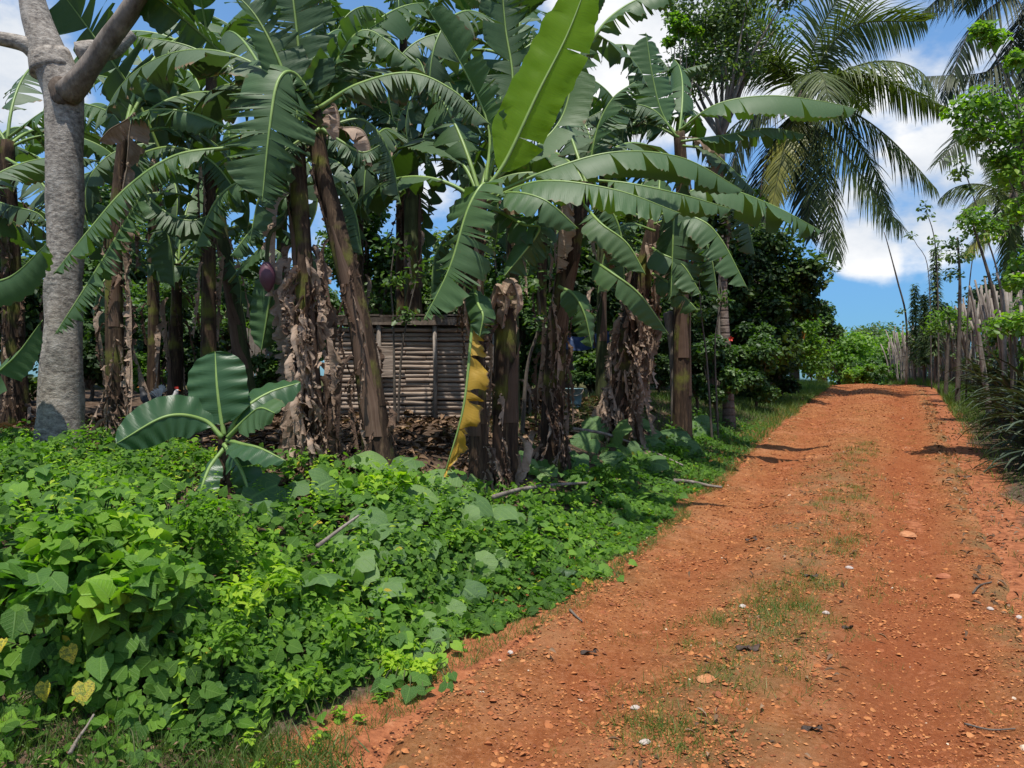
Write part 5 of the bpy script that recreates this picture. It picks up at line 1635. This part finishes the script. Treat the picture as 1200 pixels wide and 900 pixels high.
rng = np.random.default_rng(5)
c = P3(678, 396, 14)
tz = gz(c[0], 14)
tarp = thing('tarpaulin', 'dark blue tarpaulin slung over a line behind the shaggy stem', 'tarpaulin', (c[0], 14, tz))
nx_, ny_ = 18, 7
ii, jj = np.meshgrid(np.arange(ny_), np.arange(nx_), indexing='ij')
Xt = (jj / (nx_ - 1) - .5) * 1.1; Zt = c[2] + .12 - tz - np.abs(ii - 3) * .085 - .10 * np.cos(jj / (nx_ - 1) * pi - pi / 2) ** 2; Yt = (ii - 3) * .03 + .03 * np.sin(jj * 1.3 + ii)
a, b_ = np.meshgrid(np.arange(ny_ - 1), np.arange(nx_ - 1), indexing='ij')
ob('cloth', mesh('cloth', np.stack([Xt, Yt, Zt], -1).reshape(-1, 3), np.stack([a * nx_ + b_, a * nx_ + b_ + 1, (a + 1) * nx_ + b_ + 1, (a + 1) * nx_ + b_], -1).reshape(-1, 4), None, None, None, M['blue']), tarp)
for s in (-.62, .62):
    ob('support_stick', tube(MB(), np.array([[s, 0, -.1], [s, .02, .5], [s, 0, c[2] - tz + .15]]), .025, 7).mesh('support_stick', M['twig']), tarp)
ob('line', tube(MB(), np.array([[-.62, 0, c[2] - tz + .12], [0, 0, c[2] - tz + .08], [.62, 0, c[2] - tz + .12]]), .008, 5).mesh('line', M['twig']), tarp)

c = P3(672, 455, 12.5); bz = gz(c[0], 12.5)
bk = thing('bucket', 'pale blue plastic bucket behind the shaggy banana stem', 'bucket', (c[0], 12.5, bz))
prof = [(.11, 0), (.13, .1), (.15, .3), (.162, .3), (.162, .32), (.146, .32), (.12, .02)]
V = []; n = 20
for r, z in prof:
    V += [(r * cos(2 * pi * i / n), r * sin(2 * pi * i / n), z) for i in range(n)]
Q = [[k * n + i, k * n + (i + 1) % n, (k + 1) * n + (i + 1) % n, (k + 1) * n + i] for k in range(len(prof) - 1) for i in range(n)]
ob('pail', mesh('pail', V, Q, None, None, None, M['aqua']), bk)
ob('handle', tube(MB(), np.array([(.155 * cos(t), -.05 - .1 * sin(t), .3 - .1 * sin(t)) for t in np.linspace(0, pi, 12)]), .005, 5).mesh('handle', M['bark_grey']), bk)


# ------------------------------------------------------------------ vines and herbs over the bank
def cover(x, y):
    """height of the plant canopy over the soil of the left bank"""
    u = eL(y) - x
    h = .03 + .18 * fbm(x * 1.1, y * 1.1, 61, 3) * sstep(0, 1.2, u) + .34 * (fbm(x * 3.0, y * 3.0, 62, 3) - .36) * sstep(0, .6, u)
    h = h * (1 - .8 * np.exp(-(((x + 1.95) / .8) ** 4 + ((y - 2.8) / .4) ** 4))) + .34 * np.exp(-(((x + 2.1) / .8) ** 4 + ((y - 3.8) / .75) ** 4)) * sstep(3.12, 3.38, y)
    h = h + .16 * np.exp(-(((x + 1.0) / .6) ** 2 + ((y - 5.6) / .7) ** 2))
    h = h + .10 * np.exp(-(((x + 3.9) / .9) ** 2 + ((y - 6.6) / .6) ** 2))
    h = h * (.35 + .65 * sstep(-.1, 1.0, u))
    return np.maximum(h, .02)


rng = np.random.default_rng(17)


VX = [-7, -3.6, -2.3, -1, 0, 1, 1.6, 3, 7]
VY = [8.6, 7.8, 6.5, 6.5, 6.9, 8.2, 9.8, 13, 17]


def edge_noise(y): return .45 * (fbm(y * 1.6, y * 0 + 1.5, 71, 4) - .5) * 2 * .7


def bank_points(n, y0, y1, u0, u1, pw=1.4, ymean=None):
    y = y0 + (y1 - y0) * rng.random(n) ** pw
    u = u0 + (u1 - u0) * rng.random(n)
    return eL(y) - u + edge_noise(y), y, u


def vine_normals(x, y, spread=.45):
    e = .08
    zx = (G(x + e, y) + cover(x + e, y) - G(x - e, y) - cover(x - e, y)) / (2 * e)
    zy = (G(x, y + e) + cover(x, y + e) - G(x, y - e) - cover(x, y - e)) / (2 * e)
    n = np.stack([-zx * .8, -zy * .8 - .22, np.ones_like(x)], 1)
    return nrmz(n + rng.normal(0, spread, n.shape))


def in_view(x, y, m=650):
    px = 600 + F * x / np.maximum(y, .1)
    return (px > -m) & (px < 1320) & (y > 2.2)


def vine_layer(n, y0, y1, u0, u1, size, tpl, tintf, depth=.5, pw=1.5, spread=.55, dens=None):
    x, y, u = bank_points(n, y0, y1, u0, u1, pw)
    k = in_view(x, y) & (y < np.interp(x, VX, VY) + .5 * rng.normal(0, .5, n))
    k &= ~((np.abs(x + 2.0) < .85) & (y < 3.14) & (rng.random(n) < .85))
    if dens is not None: k &= rng.random(n) < dens(x, y, u)
    k &= (u > .42 * (1 - sstep(3.2, 5.5, y)))
    k &= ((x + 2.1) / .6) ** 2 + ((y - 5.75) / .5) ** 2 > .7 + .6 * rng.random(n)
    x, y, u = x[k], y[k], u[k]
    m = len(x)
    f = 1 - depth * rng.random(m) ** 1.1
    hole = sstep(.50, .60, fbm(x * 3.6 + 4, y * 3.6, 78, 3)) * sstep(.2, .7, u)
    f = f * (1 - .85 * hole * (rng.random(m) < .93))
    z = G(x, y) + (cover(x, y) + .07 * sstep(.1, .8, u)) * f + .01
    tint = np.clip(tintf(x, y) + rng.normal(0, .14, m), 0, .97)
    tint[rng.random(m) < .006] = 1.0
    mb = MB()
    scatter(mb, tpl, np.stack([x, y, z], 1), vine_normals(x, y, spread), rng.random(m) * 6.28, size * (.6 + .8 * rng.random(m)), tint)
    return mb


patch = lambda x, y: .22 + .85 * (fbm(x * .8, y * .8, 91, 3) - .42) + .22 * np.exp(-(((x + 1.6) / 1.1) ** 2 + ((y - 4.6) / .9) ** 2))
tre_d = lambda x, y, u: sstep(.35, .6, fbm(x * .9, y * .9, 95, 3) + .25 * np.exp(-(((x + 1.3) / 1.2) ** 2 + ((y - 4.5) / 1.0) ** 2)))
hrt_d = lambda x, y, u: 1 - .75 * sstep(.4, .62, fbm(x * .9, y * .9, 95, 3))
o = ob('ground_vines', vine_layer(66000, 2.5, 13, .0, 10.0, .060, HEART, patch, .95, 1.25, dens=hrt_d).mesh('ground_vines', M['leaf_small']), kind='stuff')
o = ob('trefoil_herbs', vine_layer(36000, 2.5, 9, .0, 7.2, .058, TRE, lambda x, y: patch(x, y) + .16, .9, 1.2, dens=tre_d).mesh('trefoil_herbs', M['leaf_small']), kind='stuff')
o = ob('creeping_herbs', vine_layer(16000, 2.5, 16, -.12, 1.3, .05, OVAL, lambda x, y: patch(x, y) + .05, .8, 1.3).mesh('creeping_herbs', M['leaf_small']), kind='stuff')

# leafy shoots that stand above the mat
x, y, u = bank_points(1500, 2.6, 9.5, .1, 5.5, 1.2)
k = in_view(x, y) & ~((np.abs(x + 2.0) < .9) & (y < 3.2)) & (y < np.interp(x, VX, VY))
x, y, u = x[k], y[k], u[k]; m = len(x)
hh = .05 + .16 * rng.random(m) * sstep(.1, 1, u)
az0 = rng.random(m) * 6.28; lx, ly = rng.normal(0, .25, m), rng.normal(0, .25, m)
base_t = np.clip(.45 + rng.normal(0, .2, m), 0, .95)
mb = MB()
for lv in range(9):
    f = (lv + 1) / 9
    az = az0 + 2.4 * lv
    pos = np.stack([x + lx * hh * f + .012 * np.cos(az), y + ly * hh * f + .012 * np.sin(az), G(x, y) + cover(x, y) - .03 + hh * f], 1)
    nr = nrmz(np.stack([np.cos(az) * (.6 - .4 * f), np.sin(az) * (.6 - .4 * f), np.full(m, .8)], 1))
    scatter(mb, OVAL if lv % 2 else OVALS, pos, nr, rng.random(m) * 6.28, (.055 - .022 * f) * (.7 + .6 * rng.random(m)), np.clip(base_t + .25 * f, 0, .96))
ob('herb_shoots', mb.mesh('herb_shoots', M['leaf_small']), kind='stuff')

# litter under the bananas and at the track edges
def litter(n, xy, size, name):
    x, y = xy(n)
    z = G(x, y) + .015 + .04 * rng.random(len(x))
    nr = nrmz(np.stack([rng.normal(0, .35, len(x)), rng.normal(0, .35, len(x)), np.ones(len(x))], 1))
    mb = MB(); scatter(mb, tpl_oval(.16, .5, .7), np.stack([x, y, z], 1), nr, rng.random(len(x)) * 6.28, size * (.4 + 1.0 * rng.random(len(x))), rng.random(len(x)))
    ob(name, mb.mesh(name, M['litter']), kind='stuff')


litter(7000, lambda n: (lambda y: (eL(y) - 1.8 - 7 * rng.random(n), y))(5.5 + 8 * rng.random(n)), .15, 'dry_leaf_litter')
litter(900, lambda n: (-2.9 + 2.0 * rng.random(n), 2.7 + .6 * rng.random(n)), .032, 'corner_litter')
litter(900, lambda n: (lambda y: (eR(y) - .35 + 1.3 * rng.random(n) ** 1.3, y))(5 + 14 * rng.random(n)), .065, 'verge_litter')
litter(500, lambda n: (lambda y: (eL(y) + 1.5 + rng.normal(0, .35, n), y))(3 + 9 * rng.random(n)), .05, 'track_litter')


# grass
def grass(name, x, y, h, tint, zf=None, spread=.6):
    n = len(x)
    z = G(x, y) - .01 if zf is None else zf(x, y)
    mb = MB()
    nr = nrmz(np.stack([rng.normal(0, spread, n), rng.normal(0, spread, n), np.ones(n)], 1))
    w = rng.integers(0, 3, n)
    for k in range(3):
        s = w == k
        scatter(mb, BLADES[k], np.stack([x, y, z], 1)[s], nr[s], rng.random(s.sum()) * 6.28, (h * (.5 + rng.random(n)))[s], tint[s])
    ob(name, mb.mesh(name, M['grass']), kind='stuff')


def tufts(n_t, per, xy, r, name, h, tm, zf=None):
    tx, ty = xy(n_t)
    x = np.repeat(tx, per) + rng.normal(0, r, n_t * per); y = np.repeat(ty, per) + rng.normal(0, r, n_t * per)
    tint = np.clip(np.repeat(rng.random(n_t) * .4, per) + tm + rng.normal(0, .18, n_t * per), 0, 1)
    grass(name, x, y, h, tint, zf)


n = 40000
y = 9 + 20 * rng.random(n) ** .8; u = -.1 + 3.2 * rng.random(n) ** 1.2
grass('verge_grass', eL(y) - u + edge_noise(y) * .6, y, .09 + .004 * y, np.clip(rng.random(n) * .9, 0, 1))
n = 20000
y = 2.6 + 8 * rng.random(n); u = -.16 + .8 * rng.random(n) ** 1.5 + .2 * (1 - sstep(3.2, 5.5, y))
grass('edge_grass', eL(y) - u + edge_noise(y), y, .06, np.clip(.2 + rng.random(n) * .75, 0, 1))
n = 26000
y = 8 + 24 * rng.random(n); u = .25 + 1.6 * rng.random(n)
k = rng.random(n) < np.where(y > 15, 1, .25)
grass('right_verge_grass', (eR(y) + u)[k], y[k], .10 + .004 * y[k], np.clip(rng.random(k.sum()) * .9, 0, 1))
rz_ = lambda x, y: road_z(x, y, x - eL(y)) - .01


def median(n):
    c = rng.random(n)
    y = np.where(c < .55, 3.2 + 2.6 * rng.random(n), 6 + 6.5 * rng.random(n))
    w = np.where(c < .55, 1.18 + .20 * (y - 3.2) + rng.normal(0, .24, n), 1.75 + rng.normal(0, .20, n))
    return eL(y) + w, y


tufts(230, 50, median, .06, 'track_grass', .058, .42, rz_)
tufts(150, 30, lambda n: (lambda y: (eL(y) + .1 + 3. * rng.random(n), y))(3 + 14 * rng.random(n)), .04, 'scattered_track_grass', .04, .3, rz_)
tufts(60, 24, lambda n: (lambda y: (eR(y) - .15 + .8 * rng.random(n), y))(5 + 9 * rng.random(n)), .06, 'right_edge_grass', .07, .2)
tufts(260, 30, lambda n: (-2.7 + 2.0 * rng.random(n), 2.8 + .5 * rng.random(n)), .05, 'corner_grass', .09, .2)
# grass lit beyond the plants on the left
n = 9000
y = 13 + 9 * rng.random(n); x = -6 + 9.5 * rng.random(n)
grass('yard_grass', x, y, .10 + 0 * y, np.clip(.2 + rng.random(n) * .8, 0, 1))

# gravel
mb = MB()
for v in range(5):
    n = 17000
    y = 2.4 + 26 * rng.random(n) ** 2.0
    w = .02 + 3.15 * rng.random(n)
    x = eL(y) + w
    clump = fbm(x * 2.5, y * 2.5, 44, 3)
    k = rng.random(n) < sstep(.3, .62, clump) + .25
    x, y, w = x[k], y[k], w[k]; n = len(x)
    z = road_z(x, y, w) + .001
    s = .0062 * (.5 + 1.0 * rng.random(n) ** 2 + 1.6 * (rng.random(n) < .04)) * (1 + .035 * y)
    nr = nrmz(np.stack([rng.normal(0, .3, n), rng.normal(0, .3, n), np.ones(n)], 1))
    t = rng.random(n) * .78 + .05; t[rng.random(n) < .0025] = 1
    scatter(mb, tpl_stone(v), np.stack([x, y, z], 1), nr, rng.random(n) * 6.28, s, t)
ob('gravel', mb.mesh('gravel', M['gravel'], False), kind='stuff')


# ------------------------------------------------------------------ plants on the bank one can pick out
def on_bank(px, py):
    """where the view ray through a pixel meets the vine canopy"""
    for d in np.arange(2.4, 30, .02):
        p = P3(px, py, d)
        if p[2] < gz(p[0], d) + float(cover(p[0], d)):
            return p
    return P3(px, py, 10)


def on_road(px, py):
    for d in np.arange(2.4, 40, .01):
        p = P3(px, py, d)
        if p[2] < float(road_z(p[0], d, p[0] - float(eL(d)))):
            return p
    return P3(px, py, 10)


def single(tpl, tint, mat, name):
    v, q, t, u = tpl
    return mesh(name, v, q if len(q) else None, t, u, np.full(len(v), tint), M[mat])


SQ = [single(tpl_squash(k), t, 'leaf_squash', 'leaf') for k, t in enumerate((.2, .5, .8, .4, .65, .9))]
HT = [single(tpl_heart(f, c), t, 'leaf_heart', 'leaf') for (f, c, t) in ((.16, .22, .1), (.3, .5, .3), (.05, .35, .5), (.2, .6, .7), (.12, .3, .9), (.25, .2, .4))]
HY_ = [single(tpl_heart(f, c), t, 'leaf_yellow', 'leaf') for (f, c, t) in ((.16, .3, .2), (.3, .5, .8))]


def place_leaf(me, root, p, nrm, yaw, s, name='leaf', hang=None):
    z = Vector(nrm).normalized()
    x = Vector((cos(yaw), sin(yaw), 0)) if hang is None else Vector(hang)
    x = (x - z * x.dot(z)).normalized()
    y = z.cross(x)
    R = Matrix((x, y, z)).transposed().to_4x4()
    o = ob(name, me, root)
    o.matrix_local = Matrix.Translation(Vector(p) - root.location) @ R @ Matrix.Scale(s, 4)
    return o


def leaf_plant(name, label, cat, leaves, meshes, seed, group=None, stalk=True, nb=(0, -.45, .9), sp=.25, smat='stem_green', hang=False):
    """leaves: (px, py, half width px, lift)"""
    rng = np.random.default_rng(seed)
    pts = [on_bank(l[0], l[1]) for l in leaves]
    c = np.mean(pts, 0)
    c = np.array([c[0], c[1], gz(c[0], c[1])])
    root = thing(name, label, cat, c, group)
    mb = MB()
    for (l, p) in zip(leaves, pts):
        lift = l[3] if len(l) > 3 else .03
        s = l[2] / F * p[1] * (1.0 if name == 'squash_vine' else 1.22)
        p = p + [0, 0, lift]
        nr = np.array(nb) + rng.normal(0, sp, 3)
        yaw = rng.normal(-1.57, .9)
        me = l[4] if len(l) > 4 else meshes[rng.integers(0, len(meshes))]
        place_leaf(me, root, p, nr, yaw, s, hang=(rng.normal(0, .4), -.3, -1) if hang else None)
        g = np.array([p[0] * .6 + c[0] * .4, p[1] * .7 + c[1] * .3 + .05, 0]); g[2] = gz(g[0], g[1])
        ob('stalk', tube(MB(), spline([g, (g + p) / 2 + [0, .03, .05], p - nrmz(np.array(nb, float)) * .008], 7)[0] - c, .0028, 5).mesh('stalk', M[smat]), root)
    return root


G_SQ = 'squash vines with big round leaves'
leaf_plant('squash_vine', 'squash vine with large dusty leaves in the middle of the bank', 'vine', [(452, 625, 26, .06), (430, 605, 22), (478, 612, 20), (452, 690, 26, .05), (418, 660, 24, .05), (440, 655, 20), (400, 640, 20), (375, 690, 24, .08), (358, 684, 16), (425, 672, 20), (462, 648, 16), (500, 640, 20)], SQ, 1, G_SQ)
leaf_plant('squash_vine', 'squash vine leaves clustered below the yellow hanging leaf', 'vine', [(520, 575, 26, .08), (548, 590, 30, .06), (580, 600, 28, .05), (600, 605, 20), (505, 590, 20), (480, 588, 26, .05), (540, 612, 20), (610, 545, 22, .1), (640, 550, 16), (560, 570, 18)], SQ, 2, G_SQ)
leaf_plant('squash_vine', 'squash vine with pale leaves left of the leaning banana stem', 'vine', [(318, 590, 28, .12), (310, 606, 18, .05), (390, 575, 24, .08), (345, 575, 20, .05), (430, 548, 22, .08), (418, 540, 18), (478, 550, 22, .08), (485, 590, 24)], SQ, 3, G_SQ)
leaf_plant('squash_vine', 'squash vine with drooping dark leaves at the foot of the cut post', 'vine', [(745, 505, 18, .1), (765, 520, 20, .08), (790, 512, 18, .08), (720, 515, 18, .1), (700, 505, 16, .08), (806, 528, 16, .06), (735, 535, 18, .06), (760, 545, 18), (690, 520, 18), (830, 500, 14, .06), (812, 505, 14), (675, 540, 18), (715, 545, 20)], SQ, 4, G_SQ, nb=(0, -.7, .7))
leaf_plant('squash_vine', 'squash vine leaves low on the bank near the curled dark leaf by the track', 'vine', [(560, 668, 20, .06), (548, 700, 20, .04), (530, 690, 16), (585, 660, 16), (525, 720, 18), (500, 730, 16), (512, 755, 18), (490, 770, 16)], SQ, 5, G_SQ, nb=(0, -.6, .8))

rng = np.random.default_rng(23)
hl = [(130, 678, 26, .10, HT[4]), (160, 690, 22, .06), (133, 718, 24, .12, HT[4]), (115, 760, 26, .12, HT[3]), (60, 745, 22, .06), (68, 775, 26, .06), (40, 790, 22, .1), (150, 770, 26, .08), (118, 795, 26, .08),
      (150, 800, 24, .05), (20, 740, 26, .04), (12, 700, 26, .06), (45, 700, 24, .05), (95, 720, 22, .04), (90, 745, 24), (20, 810, 22), (12, 840, 22), (40, 840, 20), (180, 745, 22, .06), (175, 790, 22, .05), (75, 690, 22, .08), (105, 690, 20, .1),
      (80, 800, 17, .14, HY_[1]), (52, 838, 18, .12, HY_[1]), (98, 832, 21, .10, HY_[0]), (4, 785, 12, .12, HY_[1]), (150, 845, 22, .03), (165, 865, 22, .04), (190, 840, 20), (200, 715, 20, .05), (215, 735, 20, .05), (30, 720, 22, .07)]
for k in range(50):
    hl.append((rng.uniform(-10, 225), rng.uniform(665, 890), rng.uniform(13, 22), rng.uniform(-.05, .05)))
leaf_plant('heart_leaf_vine', 'heart-leaved vine mound at the lower left corner with yellowing leaves', 'vine', hl, HT[:4] + HT[5:], 6, 'heart-leaved vines on the bank', nb=(.15, -1.0, .45), sp=.3, smat='stem_green', hang=True)
V2 = [('heart-leaved vine climbing below the pale tree trunk', (10, 150), (535, 610), 60, 13), ('heart-leaved vine with fresh leaves around the young banana plant', (150, 235), (560, 640), 55, 12),
      ('heart-leaved vine with lime leaf tips between the squash leaves', (400, 500), (560, 640), 50, 12), ('heart-leaved vine spilling to the track edge below the fallen branch', (590, 740), (600, 680), 60, 11),
      ('heart-leaved vine low on the bank ending at bare red soil', (420, 540), (720, 820), 60, 13), ('heart-leaved vine with mixed herbs right of the lower left mound', (220, 380), (700, 850), 60, 13), ('heart-leaved vine across the shaded slope behind the fallen branch', (600, 800), (520, 590), 60, 10)]
for k, (lab, xr, yr, n, s) in enumerate(V2):
    lv = [(rng.uniform(*xr), rng.uniform(*yr), s * rng.uniform(.7, 1.35), rng.uniform(0, .05)) for i in range(n)]
    leaf_plant('heart_leaf_vine', lab, 'vine', lv, HT if k in (1, 2, 4) else HT[:4], 30 + k, 'heart-leaved vines on the bank', nb=(0, -.55, .85), sp=.35)

HERB = [(205, 622, .26, 'leaf_small', TRE, 'bushy dark-leaved herb left below the young banana plant', .1), (335, 812, .20, 'leaf_small', OVALS, 'narrow-leaved herb clump near the bare soil at the bottom of the bank', .25),
        (470, 782, .16, 'leaf_small', TRE, 'small lime herb clump on the bank edge by the bottom of the track', .5), (440, 572, .20, 'leaf_small', HEART2, 'bright lime herb clump between the pale squash leaves', .55),
        (25, 560, .34, 'leaf_small', HEART, 'bushy dark creeper heap against the far left edge', .05), (612, 642, .16, 'leaf_small', OVAL, 'low round herb clump near the curled leaf by the track', .3),
        (700, 565, .24, 'leaf_small', TRE, 'dark herb clump right of the long fallen branch', .1), (300, 700, .20, 'leaf_small', OVALS, 'feathery yellow-green herb clump in the middle of the sunlit vines', .55),
        (110, 640, .24, 'leaf_small', HEART2, 'round creeper hump above the lower left mound', .3), (255, 760, .22, 'leaf_small', TRE, 'leafy herb hump right of the lower left mound', .35),
        (392, 742, .18, 'leaf_small', OVAL, 'dark oval-leaved herb below the dusty squash leaves', .1), (530, 640, .16, 'leaf_small', OVALS, 'narrow-leaved herb right of the dusty squash leaves', .4),
        (790, 535, .22, 'leaf_small', OVAL, 'leafy herb hump at the upper end of the bank by the squash leaves', .15), (60, 690, .26, 'leaf_heart', HEART, 'heart-leaved hump crowning the lower left mound', .3),
        (165, 700, .22, 'leaf_heart', HEART2, 'heart-leaved hump on the right shoulder of the lower left mound', .45)]
for k, (px, py, r, mt, tp, lab, tb0) in enumerate(HERB):
    rng = np.random.default_rng(930 + k)
    p = on_bank(px, py)
    b = np.array([p[0], p[1], gz(p[0], p[1])])
    h = p[2] - b[2]
    root = thing('leafy_herb', lab, 'herb', b, 'herb clumps on the bank')
    cs = [np.array([rng.normal(0, r * .55), rng.normal(0, r * .55), h + r * rng.uniform(-.1, .45)]) for i in range(9)]
    for c in cs:
        ob('stem', tube(MB(), spline([(0, 0, 0), c * [.5, .5, .6], c], 7)[0], np.linspace(.006, .003, 7), 5).mesh('stem', M['stem_green']), root)
    mb = MB()
    leaf_cloud(mb, cs, [r * rng.uniform(.3, .6) for c in cs], 380, .055 if mt == 'leaf_small' else .085, rng, tp, .8, tb0 - .30)
    ob('foliage', mb.mesh('foliage', M[mt]), root)

# yellow allamanda-like flower near the trunk
p = on_bank(72, 552)
petals('yellow trumpet flower among vines below the pale tree', 72, 551, p[1] - .1, 'yellow', .05)


# ------------------------------------------------------------------ fallen wood, stones and leaves
def stick(name, label, cat, pix, r, mat, road=False, lift=.05, extra=()):
    f = on_road if road else on_bank
    pts = [f(x, y) + [0, 0, lift] for x, y in pix]
    o = ob(name, tube(MB(), spline(pts, 18)[0] - pts[0], np.linspace(r, r * .6, 18), 9, .15, 3, True, None, .15).mesh(name, M[mat]), None, pts[0])
    return tag(o, label, cat)


stick('fallen_branch', 'long pale fallen branch lying across the vine slope', 'branch', [(578, 592), (610, 583), (650, 577), (705, 573)], .02, 'bark_grey', lift=.07)
stick('fallen_branch', 'weathered branch end poking out of the weeds onto the track', 'branch', [(790, 566), (812, 568), (830, 572), (846, 574)], .022, 'bark_grey', lift=.03)
stick('fallen_branch', 'thin grey branch lying above the rightmost squash leaves', 'branch', [(672, 505), (712, 512), (760, 530), (800, 548)], .02, 'bark_grey', lift=.03)
stick('stick', 'short pale stick standing in the vines near the dusty squash leaves', 'stick', [(372, 668), (388, 655), (402, 644), (420, 630)], .014, 'bark_grey', lift=.14)
stick('stick', 'bleached stick lying at the foot of the lower left vine mound', 'stick', [(82, 898), (92, 880), (102, 866), (110, 852)], .008, 'stake', lift=.05)
stick('twig', 'dark straight twig on the left wheel track near the weeds', 'twig', [(668, 717), (675, 724), (682, 730)], .009, 'twig', True, .012)
stick('twig', 'brown forked twig on the right wheel track', 'twig', [(1140, 697), (1148, 688), (1162, 684)], .008, 'twig', True, .012)
stick('twig', 'long thin twig lying at the lower right of the track', 'twig', [(1130, 850), (1160, 857), (1190, 856)], .005, 'twig', True, .008)


def chunk(name, label, cat, px, py, rpx, mat, flat=.5, seed=0, group=None):
    p = on_road(px, py)
    r = rpx / F * p[1]
    rng = np.random.default_rng(seed + 5)
    V = []; n = 12
    for i, (el, rr) in enumerate(((-.5, .7), (0, 1.), (.5, .82), (.9, .4))):
        for k in range(n):
            a = 2 * pi * k / n
            q = rr * (1 + .28 * (vnoise(np.array([cos(a) * 1.5 + 3]), np.array([sin(a) * 1.5 + el]), seed)[0] - .5) * 2)
            V.append((q * cos(a), q * sin(a) * .75, el * flat + .1 * (rng.random() - .5) * flat))
    V.append((0, 0, flat)); V.append((0, 0, -.6 * flat))
    Q = [[l * n + k, l * n + (k + 1) % n, (l + 1) * n + (k + 1) % n, (l + 1) * n + k] for l in range(3) for k in range(n)]
    T = [[3 * n + k, 3 * n + (k + 1) % n, 4 * n] for k in range(n)] + [[(k + 1) % n, k, 4 * n + 1] for k in range(n)]
    V = np.array(V) * r
    o = ob(name, mesh(name, V, Q, T, V[:, :2], None, M[mat], False), None, tuple(p + [0, 0, r * flat * .2]))
    o.rotation_euler = (0, 0, rng.random() * 6)
    return tag(o, label, cat, group)


STONES = [(828, 797, 13, 'stone', .35, 'flat orange stone beside the grassy strip of the track'), (968, 719, 4.5, 'stone_pale', .6, 'white pebble in the middle of the track'), (995, 666, 5, 'stone_pale', .5, 'pale stone beside a grass tuft in mid track'),
          (1194, 724, 4.5, 'stone_pale', .6, 'white pebble at the right edge of the picture'), (1160, 714, 4, 'stone_pale', .6, 'small cream pebble on the right wheel track'), (870, 711, 5, 'stone_pale', .5, 'greyish pebble among weeds left of mid track'),
          (1106, 677, 9, 'stone_red', .5, 'red clod on the right wheel track'), (1120, 700, 8, 'stone', .4, 'low orange lump under the red clod on the right'), (1062, 628, 12, 'stone', .4, 'raised orange lump high on the right wheel track'), (840, 815, 6, 'stone_red', .7, 'rounded red stone below the flat orange one'),
          (745, 830, 6, 'stone_pale', .5, 'pale pebble deep in the track grass'), (755, 870, 7, 'stone_pale', .4, 'dull pale pebble at the bottom of the track grass'), (598, 765, 4, 'stone_pale', .6, 'white pebble at the left edge of the track'), (740, 578, 4, 'stone_pale', .5, 'pale pebble by the weeds at the upper left edge')]
for k, (px, py, r, mt, fl, lab) in enumerate(STONES):
    chunk('stone', lab, 'stone', px, py, r, mt, fl, 40 + k, 'stones lying on the track')


def fallen(label, px, py, s, mat, seed, name='fallen_leaf', bank=False):
    p = (on_bank if bank else on_road)(px, py)
    rng = np.random.default_rng(seed)
    L = s / F * p[1]
    P, LL = spline([(-L, 0, 0), (-L * .3, .1 * L, .10 * L), (L * .4, 0, .12 * L), (L, -.1 * L, .02)], 16)
    me = blade(P, LL, L * .42, (0, 0, 1), rng, tears=3, gap=.06, droop=(-.5, -.2), curl=.9, pet=.0, crumple=.25 * L, K=4).mesh(name, M[mat])
    o = ob(name, me, None, tuple(p + [0, 0, .012]))
    o.rotation_euler = (0, 0, rng.random() * 1.2 - .6)
    return tag(o, label, 'leaf', 'fallen leaves')


fallen('curled dark brown leaf lying in the middle of the track', 876, 762, 14, 'dark_leaf', 1)
fallen('dark curled leaf at the bottom of the track', 951, 857, 12, 'dark_leaf', 2)
fallen('small dark leaf high in the middle of the track', 880, 634, 8, 'dark_leaf', 3)
fallen('small dark leaf left of the white mid-track pebble', 950, 677, 8, 'dark_leaf', 4)
fallen('shrivelled brown leaf on the left wheel track', 690, 767, 10, 'dark_leaf', 5)
fallen('small blackish leaf below the white mid-track pebble', 993, 738, 6, 'dark_leaf', 6)
fallen('brown leaf pile curl at the right verge', 1130, 560, 8, 'dark_leaf', 7)
fallen('pale dry banana leaf piece under the yellow hanging leaf', 556, 545, 26, 'dead', 8, bank=True)
fallen('pale folded dry leaf at the foot of the leaning stem', 405, 527, 18, 'dead', 9, bank=True)
fallen('pinkish dry leaf lying in the lime vines', 378, 663, 13, 'dead', 10, bank=True)
fallen('dark curled green leaf standing at the track edge', 655, 672, 24, 'banana_dark', 11, bank=True)
fallen('yellow-brown leaf lying at the foot of the dry skirt', 718, 480, 20, 'banana_yellow', 12, bank=True)
fallen('yellow and brown leaf in the low vines', 428, 728, 12, 'banana_yellow', 13, bank=True)
fallen('small yellow leaf on the upper left track edge', 845, 544, 6, 'banana_yellow', 14)
